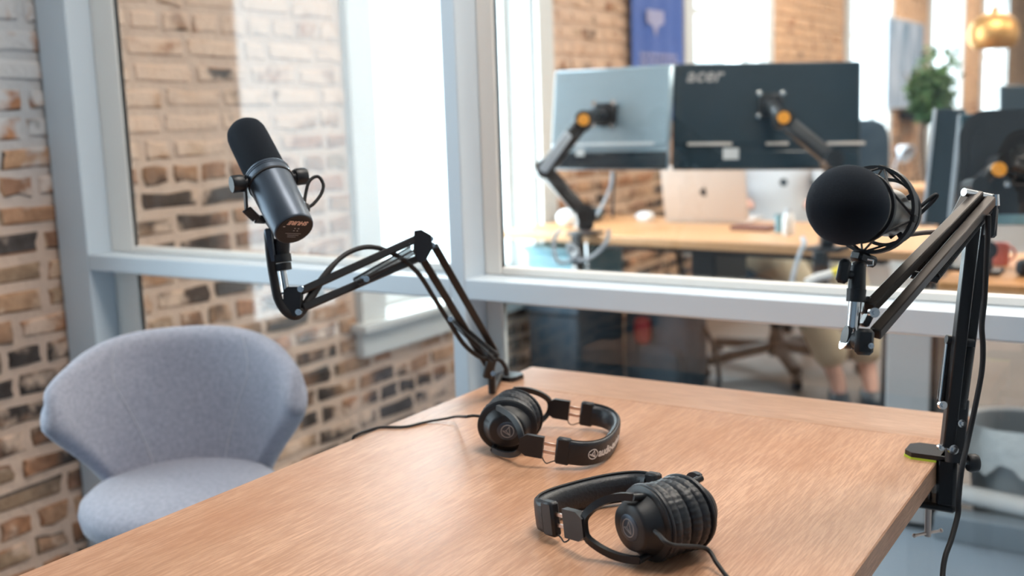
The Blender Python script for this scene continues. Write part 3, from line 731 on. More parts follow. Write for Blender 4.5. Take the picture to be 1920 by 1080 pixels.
# tube microphone
A0 = PZ(459, 246, 1.472); A1 = PZ(552, 430, 1.375)      # front of the windscreen, centre of the rear plate
ax = (A1 - A0).normalized(); LM = (A1 - A0).length
mc = Thing('studio_microphone', PZ(528, 492, zC), 'black tube-shaped studio microphone with foam windscreen on the left boom arm', 'microphone')
hzv = (R_ - ax * R_.dot(ax)).normalized()               # knob axis, square to the body
hzv = R_ * .98 + U_ * .19; hzv = (hzv - F_ * (hzv.dot(ax) / ax.dot(F_))).normalized()   # square to the body
def LT(prof, n=48): return MB().lathe(prof, A0, ax, n, xdir=hzv)
S = LM
mc.part('windscreen', LT([(0, -.008), (.012, -.0075), (.020, -.005), (.0248, .001), (.0268, .008), (.0274, .02), (.0278, S * .44), (.0272, S * .455)]), M['foam'], angle=80)
body = mc.part('microphone_body', LT([(.026, S * .452), (.0292, S * .456), (.0300, S * .465), (.0300, S * .535), (.0292, S * .54), (.0290, S * .56), (.0284, S * .75), (.0262, S * .985), (.0256, S * .995), (.0250, S), (0, S)]), M['satinblack'], angle=30)
mc.part('collar_groove', LT([(.0294, S * .536), (.0304, S * .540), (.0306, S * .552), (.0296, S * .556)]), M['rubber'], body)
for r_, q_ in ((.0304, .475), (.0304, .492)):
    mc.part('collar_ring', LT([(r_ - .0006, S * q_ - .0012), (r_ + .0002, S * q_), (r_ - .0006, S * q_ + .0012)]), M['satinblack'], body)
fm_ = frame(A1 + ax * .0006, -hzv, ax.cross(hzv) * 1)
plate = mc.part('rear_plate', MB().lathe([(.0244, 0), (.0240, .0010), (0, .0012)], A1 - ax * .0002, ax, 40), M['rubber'], body)
upv = (-U_ - ax * (-U_).dot(ax)).normalized()           # lettering stands upside down in the photograph
rgt = upv.cross(ax)
fr1 = frame(A1 + ax * .0015, rgt, upv)
t1 = text_mesh('SHURE', .0088, .25, .0002, 1.05, .0004); t1.xf(fr1 @ Matrix.Translation((0, -.0125, 0)))
mc.part('rear_lettering', t1, M['warmprint'], plate, smooth=False, label='upside-down maker lettering')
t2 = MB()
for (x_, y_) in ((-.004, -.003), (.001, -.003), (-.004, .001), (.001, .001)): t2.box((x_ - .0009, y_ - .0007, 0), (x_ + .0009, y_ + .0007, .0002))
for (x_, y_, l_) in ((0, .006, .011), (-.001, .009, .008), (.0, .012, .006)): t2.box((x_ - l_, y_ - .0003, 0), (x_ + l_, y_ + .0003, .0002))
t2.box((.016, -.006, 0), (.019, -.0045, .0002)); t2.xf(fr1); mc.part('switch_markings', t2, M['greyprint'], plate, smooth=False)
KC = A0 + ax * (S * .515)
kn = []
for sgn in (-1, 1):
    kp = KC + hzv * (sgn * .031)
    k_ = mc.part('yoke_knob', MB().lathe([(0, 0), (.007, 0), (.0075, .004), (.0105, .0045), (.0115, .007), (.0115, .019), (.0105, .0205), (0, .0205)], kp, hzv * sgn, 24), M['blackplastic'])
mt = PZ(528, 455, 1.435)                                # top of the mounting stem
down = -(U_)
for sgn in (-1, 1):
    k0 = KC + hzv * (sgn * .0335)
    k1 = k0 - U_ * .030 + ax * .006; k2 = PZ(500 if sgn < 0 else 560, 412, 1.44); 
    pts = [k0 + U_ * .010, k0, k1, k1.lerp(k2, .5) + (-U_) * .006, k2, mt + U_ * .004]
    y_ = MB()
    for i in range(len(pts) - 1): y_.bar(pts[i], pts[i + 1], .003, .013, ax.cross(hzv), .0008)
    mc.part('yoke', y_, M['blackmetal'])
mc.part('stem', MB().cyl(mt + U_ * .005, PZ(527, 487, 1.438), .0115, .0105, n=24), M['blackplastic'])
mc.part('stem_plate', MB().bar(PZ(503, 428, 1.425), PZ(513, 492, 1.43), .010, .014, VIEW, .002), M['satinblack'])
mc.part('stem_collar', MB().cyl(PZ(525, 478, 1.436), PZ(527, 492, 1.436), .0145, n=24).cyl(PZ(528, 494, 1.436), PZ(530, 507, 1.436), .0125, n=24), M['blackplastic'])
mc.part('cable_loop', MB().tube(bez([PZ(571, 390, 1.40), PZ(572, 370, 1.405), PZ(580, 340, 1.41), PZ(596, 331, 1.415), PZ(606, 345, 1.415), PZ(603, 362, 1.412), PZ(590, 380, 1.405), PZ(577, 390, 1.40)], 8), .0022, 10), M['rubber'])
mc.part('cable_entry', MB().ball(PZ(572, 391, 1.398), .0065, .0065, .008), M['rubber'])
pts = [PZ(503, 436, 1.425), PZ(507, 480, 1.428), PZ(513, 520, 1.43), PZ(522, 562, 1.43), PZ(540, 587, 1.432), PZ(562, 588, 1.44), PZ(590, 545, 1.455), PZ(622, 500, 1.47), PZ(655, 473, 1.49), PZ(695, 463, 1.51), PZ(740, 477, 1.53), PZ(782, 510, 1.555), PZ(815, 560, 1.60), PZ(845, 608, 1.64), PZ(872, 648, 1.67), PZ(905, 672, 1.70), PZ(935, 674, 1.71), PZ(948, 690, 1.72), PZ(950, 704, 1.722)]
b_ = bez(pts, 7); n_ = len(b_)
single('microphone_cable', MB().tube(b_, [.0062 if k < 42 else (.0062 - (k - 42) * .0003 if k < 51 else .0035) for k in range(n_)], 12), M['rubber'], 'thick black cable looping along the left boom arm', 'cable')

# ================================================================== right boom arm with the ball microphone
ra = Thing('microphone_stand', onplane(1790, 865, 2, T), 'black scissor boom arm clamped on the right table edge with lime pad', 'microphone stand')
zc = 1.345
cy_ = onplane(1765, 858, 2, T).y; cx_ = TX1
pad = MB(); pad.prism([(.014, -.024), (-.030, -.024), (-.040, -.014), (-.040, .014), (-.030, .024), (.014, .024)], (cx_, cy_, T + .0030), (1, 0, 0), (0, 1, 0), (0, 0, .006))
pad.cbox((cx_ + .0125, cy_, T - .024), .024, .048, .066, b=.004); pad.cbox((cx_ - .002, cy_, T - .060), .052, .042, .010, b=.003)
hook('clamp', pad, 'blackmetal', ra)
lp = MB(); lp.prism([(0, -.024), (-.030, -.024), (-.041, -.014), (-.041, .014), (-.030, .024), (0, .024)], (cx_, cy_, T), (1, 0, 0), (0, 1, 0), (0, 0, .003)); hook('clamp_pad', lp, 'lime', ra, label='lime green rubber pad')
sx_ = cx_ - .012
sw = MB().cyl((sx_, cy_, T - .108), (sx_, cy_, T - .066), .0042, n=12).cyl((sx_, cy_, T - .056), (sx_, cy_, T - .036), .0042, n=12).cyl((sx_, cy_, T - .036), (sx_, cy_, T - .0305), .010, n=16)
q0 = PZ(1713, 1012, 1.30); q1 = PZ(1777, 1000, 1.32); qc = Vector((sx_, cy_, T - .104)); dd = (q1 - q0).normalized()
sw.cyl(qc - dd * .022, qc + dd * .022, .0019, n=10).ball(qc - dd * .022, .0028).ball(qc + dd * .022, .0028); hook('clamp_screw', sw, 'brushed', ra)
kp = PZ(1799, 868, 1.335); kd = (PZ(1830, 868, 1.335) - kp).normalized()
hook('lock_screw', MB().cyl(kp, kp + kd * .012, .003, n=10), 'chrome', ra)
hook('lock_knob', MB().lathe([(0, 0), (.010, 0), (.0115, .003), (.0115, .010), (.010, .0125), (0, .013)], kp + kd * .010, kd, 24), 'blackplastic', ra)
zE, zL = 1.30, 1.11
hook('base_bracket', MB().bar(PZ(1790, 850, zc), PZ(1800, 745, zc), .017, .024, VIEW, .003).cyl(PZ(1789, 866, zc), PZ(1790, 838, zc), .011, n=20), 'blackplastic', ra)
hook('lower_bar', MB().bar(PZ(1776, 838, zc - .012), PZ(1826, 405, zE - .005), .0150, .013, VIEW, .0015), 'blackmetal', ra)
hook('lower_bar', MB().bar(PZ(1800, 770, zc + .006), PZ(1850, 400, zE + .006), .0125, .013, VIEW, .0015), 'blackmetal', ra)
hook('elbow_bracket', MB().bar(PZ(1857, 388, zE + .004), PZ(1853, 446, zE + .004), .014, .020, VIEW, .003).bar(PZ(1826, 420, zE - .002), PZ(1836, 368, zE - .01), .016, .014, VIEW, .003).bar(PZ(1855, 445, zE), PZ(1862, 366, zE - .01), .010, .014, VIEW, .003), 'blackplastic', ra)
hook('elbow_pin', MB().cyl(PZ(1807, 360, zE - .03), PZ(1868, 373, zE - .01), .0048, n=16).cyl(PZ(1866, 365, zE - .015), PZ(1867, 386, zE - .015), .0046, n=14), 'chrome', ra)
UPV = (U_ * .8 - F_ * .6 + R_ * (-.25))
hook('upper_bar', MB().bar(PZ(1629, 578, zL), PZ(1835, 366, zE - .02), .0115, .0125, UPV, .0012), 'barmetal', ra)
hook('upper_bar', MB().bar(PZ(1641, 626, zL - .01), PZ(1858, 376, zE - .02), .0115, .0125, UPV, .0012), 'barmetal', ra)
hook('upper_bar', MB().bar(PZ(1760, 470, 1.24), PZ(1812, 366, zE), .010, .010, UPV, .0012), 'blackmetal', ra)
hook('spring_pin', MB().cyl(PZ(1707, 514, 1.19), PZ(1757, 524, 1.19), .0046, n=14), 'blackplastic', ra)
spring(ra, PZ(1752, 518, 1.19), PZ(1852, 392, zE - .01), .0058, 60, .0009)
spring(ra, PZ(1714, 510, 1.195), PZ(1822, 388, zE), .0050, 60, .0009)
hook('spring_pin', MB().cyl(PZ(1774, 636, zc - .02), PZ(1824, 644, zc - .02), .0058, n=14), 'blackplastic', ra)
spring(ra, PZ(1781, 645, zc - .015), PZ(1765, 752, zc - .01), .0052, 54, .0009, 'blackmetal')
spring(ra, PZ(1816, 650, zc - .015), PZ(1799, 765, zc - .01), .0068, 54, .0011, 'blackmetal')
hook('spring_rod', MB().cyl(PZ(1775, 642, zc - .02), PZ(1762, 752, zc - .02), .0016, n=8), 'chrome', ra); bolt(ra, 1765, 759, zc - .02, .0052); bolt(ra, 1800, 793, zc - .02, .0050); bolt(ra, 1762, 838, zc - .01, .004); bolt(ra, 1785, 842, zc - .02, .006)
# lower end: forked joint, wing knob, chrome stud
hook('end_bracket', MB().bar(PZ(1598, 640, zL), PZ(1626, 646, zL - .01), .016, .020, VIEW, .004).bar(PZ(1618, 612, zL), PZ(1630, 588, zL), .007, .018, VIEW, .002).bar(PZ(1617, 572, zL + .01), PZ(1632, 575, zL + .01), .02, .014, VIEW, .003), 'blackplastic', ra)
wk = MB().bar(PZ(1622, 616, zL - .022), PZ(1619, 666, zL - .022), .019, .008, VIEW, .004).cyl(PZ(1606, 636, zL - .01), PZ(1622, 640, zL - .02), .009, n=16); hook('wing_knob', wk, 'blackplastic', ra)
hook('swivel_clip', MB().cyl(PZ(1586, 632, zL + .0), PZ(1588, 633, zL - .0), .0135, n=24).tube([PZ(1595, 605, zL), PZ(1590, 622, zL), PZ(1590, 646, zL), PZ(1597, 654, zL)], .0016, 8).tube([PZ(1601, 605, zL), PZ(1597, 622, zL), PZ(1596, 650, zL)], .0016, 8), 'chrome', ra)
hook('swivel_disc', MB().cyl(PZ(1583, 631, zL), PZ(1597, 634, zL), .0120, n=24), 'blackplastic', ra)
bolt(ra, 1636, 586, zL - .012, .0052, .007); bolt(ra, 1630, 648, zL - .03, .003)
hook('stud', MB().cyl(PZ(1598, 622, zL), PZ(1603, 566, zL), .0066, n=20), 'chrome', ra)

# ball microphone in its shock mount
BC = PZ(1589, 385, 1.085); RC = PZ(1650, 402, 1.150)
mdir = (PZ(1700, 405, 1.20) - BC).normalized()         # from the ball back along the body
bm_ = Thing('shock_mounted_microphone', PZ(1605, 566, zL), 'ball-headed foam microphone in a black shock mount on the right boom arm', 'microphone')
xdir = (R_ - mdir * R_.dot(mdir)).normalized()
def LB(prof, n=48, o=BC): return MB().lathe(prof, o, mdir, n, xdir=xdir)
rbl = .0405
prof = [(max(0, rbl * sin(pi * k / 22)) * 1.0, -rbl * 1.02 * cos(pi * k / 22)) for k in range(20)]
bm_.part('windscreen', LB(prof + [(.026, .0385)]), M['foam'], angle=80)
lb = mat('dark_titanium', (.20, .19, .18), .3, metal=.8)
body = bm_.part('microphone_body', LB([(.0240, .030), (.0255, .034), (.0258, .100), (.0245, .104), (.0225, .106), (.0215, .128), (.013, .138), (.0125, .150), (0, .150)]), lb, angle=30)
yv = mdir.cross(xdir); tx = MB()
for x_, l_ in ((-.0135, .004), (-.0085, .003), (-.004, .0045), (.002, .002), (.006, .005), (.0125, .003)): tx.box((x_, -.0012, 0), (x_ + l_ * .8, .0012, .0002))   # lettering too small to read in the photograph
# lettering round the barrel
out = []
a0 = math.atan2((VIEW).dot(yv), (VIEW).dot(xdir))
for p in tx.v:
    an = a0 + p.x / .026 + .2; out.append(BC + mdir * (.058 - p.y) + (xdir * cos(an) + yv * sin(an)) * (.0260 + p.z * .3))
tx.v = out; bm_.part('barrel_lettering', tx, M['greyprint'], body, smooth=False)
ro = .0425
for k_, (off, rr_, w_) in enumerate(((.062, ro, .0042), (.030, .0335, .0020), (.098, .0330, .0022))):
    rg = MB(); n = 56; v = []; f = []
    for j in range(n):
        an = 2 * pi * j / n; e = xdir * cos(an) + yv * sin(an); c = BC + mdir * off
        for (u, h) in ((0, -w_ * 1.2), (.0036, -w_ * 1.2), (.0036, w_ * 1.2), (0, w_ * 1.2)): v.append(c + e * (rr_ + u) + mdir * h)
    for j in range(n):
        for i in range(4): f.append((j * 4 + i, j * 4 + (i + 1) % 4, ((j + 1) % n) * 4 + (i + 1) % 4, ((j + 1) % n) * 4 + i))
    rg.add(v, f); bm_.part('outer_ring' if k_ == 0 else 'inner_ring', rg, M['blackplastic'])
    if k_: 
        for j in range(4):
            h_ = MB(); an = radians(45 + 90 * j + 15); e = xdir * cos(an) + yv * sin(an); h_.bar(BC + mdir * off + e * .0262, BC + mdir * off + e * (rr_ + .001), .006, .004, mdir, .0008)
            bm_.part('ring_tab', h_, M['blackplastic'])
for j in range(4):                                      # elastic bands zigzagging between the rings
    a1 = radians(90 * j + 15); a2 = a1 + radians(45)
    e1_ = xdir * cos(a1) + yv * sin(a1); e2_ = xdir * cos(a2) + yv * sin(a2); e3_ = xdir * cos(a2 + radians(45)) + yv * sin(a2 + radians(45))
    el = MB().tube([BC + mdir * .030 + e2_ * .035, BC + mdir * .062 + e1_ * .0455, BC + mdir * .098 + e2_ * .0345, BC + mdir * .062 + e3_ * .0455, BC + mdir * .030 + e2_ * .035], .0013, 8)
    el.cbox((0, 0, 0), .008, .005, .010, frame(BC + mdir * .062 + e1_ * .0445, mdir.cross(e1_), e1_), .001); bm_.part('elastic_band', el, M['rubber'])
bm_.part('cord_tie', MB().tube(bez([PZ(1664, 440, 1.16), PZ(1690, 414, 1.15), PZ(1725, 388, 1.145), PZ(1752, 366, 1.14), PZ(1755, 371, 1.14), PZ(1730, 396, 1.145), PZ(1695, 425, 1.155), PZ(1668, 446, 1.16)], 5), .0021, 8), M['rubber'])
cb = BC + mdir * .062 - U_ * .0445
bm_.part('mount_block', MB().bar(PZ(1603, 478, 1.13), PZ(1636, 492, 1.145), .012, .016, VIEW, .003).bar(PZ(1609, 490, 1.12), PZ(1607, 515, 1.12), .013, .014, VIEW, .003), M['blackplastic'])
bm_.part('mount_socket', MB().cyl(PZ(1608, 500, 1.115), PZ(1606, 545, 1.11), .0085, .0090, n=24).cyl(PZ(1606, 542, 1.11), PZ(1604, 566, 1.11), .0098, .0094, n=24), M['blackplastic'])
bm_.part('wing_knob', MB().bar(PZ(1586, 486, 1.105), PZ(1577, 531, 1.105), .0125, .007, VIEW, .003).cyl(PZ(1584, 513, 1.108), PZ(1604, 517, 1.112), .0045, n=14), M['blackplastic'])
bm_.part('mount_nut', MB().tube([PZ(1626, 486, 1.12), PZ(1638, 488, 1.12), PZ(1637, 497, 1.12), PZ(1626, 498, 1.12)], .0011, 8), M['chrome'])
pts = [BC + mdir * .149, PZ(1690, 438, 1.25), PZ(1735, 436, 1.27), PZ(1790, 432, 1.275), PZ(1828, 425, 1.28), PZ(1846, 412, 1.275), PZ(1853, 402, 1.27)]
single('microphone_cable', MB().tube(bez(pts, 8), .0030, 10), mat('taupe_cable', (.16, .13, .115), .5), 'short taupe cable from ball microphone to the right arm elbow', 'cable')
pts = [PZ(1853, 404, 1.262), PZ(1852, 440, 1.265), PZ(1849, 500, 1.275), PZ(1846, 560, 1.285), PZ(1841, 610, 1.29), PZ(1843, 650, 1.295), PZ(1841, 695, 1.30), PZ(1829, 760, 1.305), PZ(1816, 820, 1.31), PZ(1805, 870, 1.300), PZ(1800, 905, 1.30), PZ(1797, 940, 1.30), PZ(1796, 965, 1.30), PZ(1784, 1010, 1.29), PZ(1772, 1045, 1.28), PZ(1767, 1085, 1.27), PZ(1765, 1180, 1.24), Vector((-.205, 1.30, .30)), Vector((-.20, 1.28, .05)), Vector((-.16, 1.24, .012))]
single('microphone_cable', MB().tube(bez(pts, 8), .0033, 10), M['rubber'], 'long black cable hanging down past the right clamp', 'cable')

# ================================================================== the office beyond the glass: front desk
def desk_top(name, p, q, depth, th, material, label, cat='desk'):
    pass
D0 = Vector((-2.335, 3.585, 0)); dv = Vector((1.30, -.135, 0)).normalized(); dn = Vector((-dv.y, dv.x, 0)); DL = 1.62; DD = .70; DZ = .742
dk = Thing('office_desk', D0 + dv * DL * .5 + dn * DD * .5, 'pale wood desk under the two large monitors, against the brick wall', 'desk')
def dpt(u, v, z): return D0 + dv * u + dn * v + Vector((0, 0, z))
dm = frame((0, 0, 0), dv, dn)
def dbox(c, sx, sy, sz, b=0): return MB().cbox((0, 0, 0), sx, sy, sz, Matrix.Translation(c) @ dm, b)
dk.part('desk_top', dbox(dpt(DL / 2, DD / 2, DZ - .016), DL, DD, .032, .004), M['deskwood'])
dk.part('cross_beam', dbox(dpt(DL / 2 + .1, .18, DZ - .052), DL - .50, .05, .036, .003), M['blackmetal'])
dk.part('cross_beam', dbox(dpt(DL / 2 + .1, DD - .12, DZ - .052), DL - .50, .05, .036, .003), M['blackmetal'])
dk.part('drawer_unit', dbox(dpt(.80, .30, .625), .10, .26, .15, .006), M['blackmetal'])
for u in (.032, DL - .06):
    dk.part('leg', dbox(dpt(u, .32, .365), .050, .055, .68, .006), M['blackmetal']); dk.part('foot', dbox(dpt(u, .32, .018), .050, .56, .030, .008), M['blackmetal'])

# monitors seen from behind
def monitor(t, tl, tr, bl, br, body_m, thick=.022):
    """tl..br: corners of the back face"""
    tl, tr, bl, br = map(Vector, (tl, tr, bl, br)); c = (tl + tr + bl + br) / 4
    x = ((tr - tl) + (br - bl)).normalized(); y = ((tl - bl) + (tr - br)); y = (y - x * y.dot(x)).normalized()
    w = ((tr - tl).length + (br - bl).length) / 2; h = ((tl - bl).length + (tr - br).length) / 2
    fm = frame(c, x, y)                         # z towards the viewer
    t.part('back_shell', MB().cbox((0, 0, -.010), w, h, .020, fm, .004), M[body_m])
    t.part('lower_bulge', MB().cbox((0, h * .115, .001), w * .985, h * .755, .008, fm, .003), M[body_m])
    t.part('bottom_bezel', MB().cbox((0, -h * .41, .004), w * .99, h * .17, .014, fm, .004), M['glossblack'])
    t.part('screen', MB().cbox((0, 0, -.0215), w - .012, h - .012, .003, fm), M['darkglass'])
    return fm, w, h
mA = Thing('monitor', PZ(1146, 318, 3.57), 'silvery blue monitor back, left of the pair on the front desk', 'monitor', 'large monitors on the front desk')
fmA, wA, hA = monitor(mA, PZ(1036, 134, 3.72), PZ(1256, 121, 3.48), PZ(1036, 318, 3.72), PZ(1256, 318, 3.48), 'monitorgrey')
mA.part('label_sticker', MB().cbox((-wA * .22, -hA * .33, .013), .032, .026, .001, fmA), M['whiteprint'])
mB_ = Thing('monitor', PZ(1440, 318, 3.44), 'black monitor back with a pale maker logo, right of the pair on the front desk', 'monitor', 'large monitors on the front desk')
fmB, wB, hB = monitor(mB_, PZ(1262, 120, 3.49), PZ(1614, 114, 3.41), PZ(1261, 318, 3.49), PZ(1614, 318, 3.41), 'glossblack')
mB_.part('label_sticker', MB().cbox((-wB * .185, -hB * .355, .0135), .050, .036, .001, fmB), M['whiteprint'])
tx = text_mesh('acer', .062, .28, .001, 1.05, .0016); tx.xf(fmB @ Matrix.Translation((-wB * .335, hB * .38, .0062))); mB_.part('maker_logo', tx, M['greyprint'], smooth=False, label='pale raised maker logo')
for k in range(3): mB_.part('trim_strip', MB().cbox(((-.30 + .36 * k) * wB, -hB * .265, .0165), wB * (.24, .12, .2)[k], .010, .002, fmB, .0008), M['silver'])
mA.part('trim_strip', MB().cbox((0, -hA * .255, .0165), wA * .80, .010, .002, fmA, .0008), M['whiteplastic'])

def monitor_arm(label, vc, joints, w, dot, clampz, screws, vm):
    t = Thing('monitor_mount', joints[0] * 1.0, label, 'monitor mount')
    t.part('vesa_plate', MB().cbox((0, 0, .010), .075, .075, .026, vm, .004), M['blackmetal'])
    for sx in (-1, 1):
        for sy in (-1, 1): t.part('screw', MB().lathe([(0, .023), (.0085, .023), (.0085, .030), (0, .031)], vm @ Vector((0, 0, 0)) + (vm.to_3x3() @ Vector((sx * .036, sy * .036, 0))), vm.to_3x3() @ Vector((0, 0, 1)), 14), M['chrome'])
    t.part('tilt_head', MB().cyl(vm @ Vector((0, 0, .026)), vm @ Vector((-.01, -.005, .075)), .022, .018, 20), M['blackmetal'])
    for i in range(len(joints) - 1):
        a, b = joints[i], joints[i + 1]
        t.part('arm_segment', MB().bar(a, b, w[i], w[i] * 1.15, VIEW, .010), M['blackmetal'])
    for j in joints[1:-1]: t.part('joint', MB().cyl(j + F_ * .034, j - F_ * .034, w[0] * .62, n=20), M['blackmetal'])
    if dot is not None: t.part('joint_cap', MB().cyl(dot, dot - F_ * .008, .0185, n=24), M['orange'], label='round orange joint cap')
    return t
vmA = fmA @ Matrix.Translation((-.005, .012, .006)); vmB = fmB @ Matrix.Translation((.012, .03, .006))
jA = [PZ(1097, 432, 3.36), PZ(1098, 405, 3.36), PZ(1022, 318, 3.42), PZ(1094, 228, 3.42), vmA @ Vector((-.01, -.005, .07))]
tA = monitor_arm('black jointed monitor arm with orange cap holding the silvery left monitor', None, jA, [.050, .044, .048, .036], PZ(1094, 225, 3.375), 0, 4, vmA)
tA.part('cable_cover', MB().bar(PZ(1016, 322, 3.37), PZ(1066, 250, 3.37), .030, .012, VIEW, .005), M['greycable'])
def dclamp(t, px, py, z):
    p = dpt(0, 0, 0); 
    t.part('clamp_plate', MB().cbox((0, 0, 0), .11, .10, .012, Matrix.Translation(PZ(px, py, z)) @ dm, .003), M['blackmetal'])
    c = PZ(px, py, z)
    t.part('clamp_body', MB().cbox((0, 0, 0), .042, .028, .17, Matrix.Translation(Vector((c.x, c.y, c.z - .085)) - dn * .055) @ dm, .004), M['blackmetal'])
    for k in (.075, .125): t.part('clamp_bolt', MB().cyl(Vector((c.x, c.y, c.z - k)) - dn * .068, Vector((c.x, c.y, c.z - k)) - dn * .076, .011, n=16), M['chrome'])
    t.part('clamp_hook', MB().cbox((0, 0, 0), .05, .09, .010, Matrix.Translation(Vector((c.x, c.y, c.z - .165)) - dn * .02) @ dm, .003), M['blackmetal'])
    t.part('clamp_screw', MB().cyl(Vector((c.x, c.y, c.z - .163)) + dn * .012, Vector((c.x, c.y, DZ - .034)) + dn * .012, .006, n=12), M['chrome'])
c_ = onplane(1097, 436, 2, DZ + .007); zz_ = (c_ - CAM).dot(F_); dclamp(tA, 1097, 436, zz_)
c_ = onplane(1552, 466, 2, DZ + .007); zz_ = (c_ - CAM).dot(F_)
jB = [PZ(1552, 462, zz_), PZ(1552, 425, zz_), PZ(1560, 300, 3.20), PZ(1468, 224, 3.24), vmB @ Vector((-.01, -.005, .07))]
tB = monitor_arm('black jointed monitor arm with orange cap behind the black logo monitor', None, jB, [.045, .040, .044, .034], PZ(1469, 221, 3.205), 0, 4, vmB)
dclamp(tB, 1552, 466, zz_)

# things on and under the front desk
def ond(px, py): return onplane(px, py, 2, DZ)
p = ond(1012, 414); single('round_bowl', MB().lathe([(0, 0), (.075, 0), (.090, .012), (.094, .034), (.091, .050), (.086, .050), (.084, .018), (0, .012)], Vector((-2.20, 4.0, DZ)), n=40), M['darkglass'], 'round dark glass dish at the window end of the front desk', 'dish')
p = ond(1064, 425); gd = Thing('desk_gadget', p, 'white rounded cable hub beside the left monitor arm', 'hub')
gd.part('hub_body', MB().ball(p + Vector((0, 0, .036)), .045, .036, .036), M['whiteplastic']); gd.part('hub_hoop', MB().tube([p + dv * (.05 + .022 * cos(a)) + Vector((0, 0, .036 + .034 * sin(a))) for a in [pi * 2 * k / 24 for k in range(24)]], .008, 8, closed=True), M['whiteplastic'])
p = ond(1211, 414); bx = Thing('charger', p, 'small white charger left of the silver laptop', 'charger')
bx.part('charger_body', MB().cbox((0, 0, .018), .060, .045, .036, Matrix.Translation(p) @ dm, .008), M['whiteplastic']); bx.part('charger_plug', MB().cbox((-.038, 0, .018), .016, .022, .016, Matrix.Translation(p) @ dm, .003), M['greycable'])
# silver laptop
lb0, lb1 = ond(1248, 417), ond(1404, 420); lx = (lb1 - lb0); lx.z = 0; lw = lx.length; lx.normalize(); ly = Vector((-lx.y, lx.x, 0))
lt = Thing('laptop', (lb0 + lb1) / 2, 'open silver laptop seen from behind its lid, under the black monitor', 'laptop')
la_ = radians(14); lup = Vector((0, 0, cos(la_))) - ly * sin(la_); lc = (lb0 + lb1) / 2
lt.part('laptop_base', MB().cbox((0, 0, 0), lw, .22, .010, frame(lc + ly * .115 + Vector((0, 0, .006)), lx, ly), .003), M['silver'])
lidm = frame(lc + Vector((0, 0, .012)), lx, lup)
lt.part('lid', MB().cbox((0, .112, 0), lw, .224, .006, lidm, .0025), M['silver'])
em = []                                             # small bitten-fruit emblem
for k in range(28):
    a = 2 * pi * k / 28; r = .016 * (1 - .10 * abs(cos(a)) ** 6 if sin(a) < 0 else 1 - .12 * (1 - abs(cos(a))) ** 2)
    x_ = r * cos(a); 
    if cos(a) > .86: x_ = r * cos(a) - .006
    em.append((x_, r * 1.02 * sin(a)))
fm2 = frame(lidm @ Vector((0, .118, .0031)), lx, lup)
zz2 = (fm2.to_3x3() @ Vector((0, 0, 1)))
eb = MB().prism(em, fm2 @ Vector((0, 0, 0)), lx, lup, zz2 * .0006); eb.ball(fm2 @ Vector((.003, .0215, .0003)), .0022, .0055, .0006, 10, 8, fm2.to_3x3()); lt.part('lid_emblem', eb, M['brand_dark'], smooth=False)
# brown notebook, bottle, tumbler
p = ond(1413, 431); single('notebook', MB().cbox((0, 0, .009), .15, .09, .018, Matrix.Translation(p) @ dm, .002), M['brownleather'], 'brown notebook lying in front of the silver laptop', 'notebook')
p = ond(1478, 441); bt = Thing('water_bottle', p, 'white water bottle near the right end of the front desk', 'bottle')
bt.part('bottle_body', MB().lathe([(0, 0), (.019, 0), (.021, .004), (.021, .062), (.016, .074), (.012, .080), (0, .080)], p, n=28), M['whiteplastic']); bt.part('bottle_cap', MB().lathe([(0, .080), (.0125, .080), (.0125, .094), (0, .095)], p, n=20), M['greycable'])
p = ond(1461, 436); single('tumbler', MB().lathe([(0, 0), (.014, 0), (.018, .065), (.0165, .065), (.013, .003), (0, .003)], p, n=24), M['teal'], 'small dark tumbler left of the white bottle', 'tumbler')
# loops of grey cable round the left clamp, cable over the desk end
cz = 3.31
single('loose_cable', MB().tube(bez([PZ(1142, 430, cz), PZ(1136, 455, cz), PZ(1112, 480, cz), PZ(1085, 488, cz), PZ(1068, 475, cz), PZ(1068, 458, cz), PZ(1084, 476, cz - .02), PZ(1060, 493, cz), PZ(1044, 488, cz), PZ(1038, 465, cz), PZ(1042, 440, cz), PZ(1052, 432, cz + .02)], 7), .0062, 8), M['greycable'], 'grey cable hanging in loops round the left monitor arm clamp', 'cable')
single('loose_cable', MB().tube(bez([PZ(1148, 322, 3.50), PZ(1146, 345, 3.50), PZ(1137, 370, 3.50), PZ(1122, 398, 3.46), PZ(1112, 412, 3.44)], 7), .0052, 8), M['greycable'], 'pale cable dropping from the silvery monitor to the desk', 'cable')
single('loose_cable', MB().tube(bez([PZ(1152, 322, 3.52), PZ(1150, 360, 3.52), PZ(1149, 408, 3.52)], 7), .0042, 8), M['rubber'], 'dark straight cable dropping from the silvery monitor', 'cable')
single('loose_cable', MB().tube(bez([PZ(1505, 447, 3.28), PZ(1508, 456, 3.21), PZ(1500, 475, 3.20), PZ(1492, 500, 3.20), PZ(1486, 525, 3.20), PZ(1478, 560, 3.22)], 7), .0075, 8), M['greycable'], 'pale flat cable hanging over the right end of the front desk', 'cable')
st = Thing('cable_sleeve', PZ(1545, 518, 3.0), 'white cable sleeve with yellow tape hanging below the front desk', 'cable')
st.part('sleeve', MB().tube(bez([PZ(1512, 530, 3.0), PZ(1530, 521, 3.0), PZ(1552, 515, 3.0), PZ(1560, 513, 3.0)], 6), .0115, 12), M['whiteplastic']); st.part('tape', MB().tube([PZ(1560, 513, 3.0), PZ(1575, 508, 3.0), PZ(1584, 500, 3.01)], .0125, 12), M['yellow'])
st.part('lead', MB().tube(bez([PZ(1584, 500, 3.01), PZ(1600, 480, 3.1), PZ(1600, 460, 3.2), PZ(1560, 470, 3.25)], 6), .005, 8), M['rubber'])
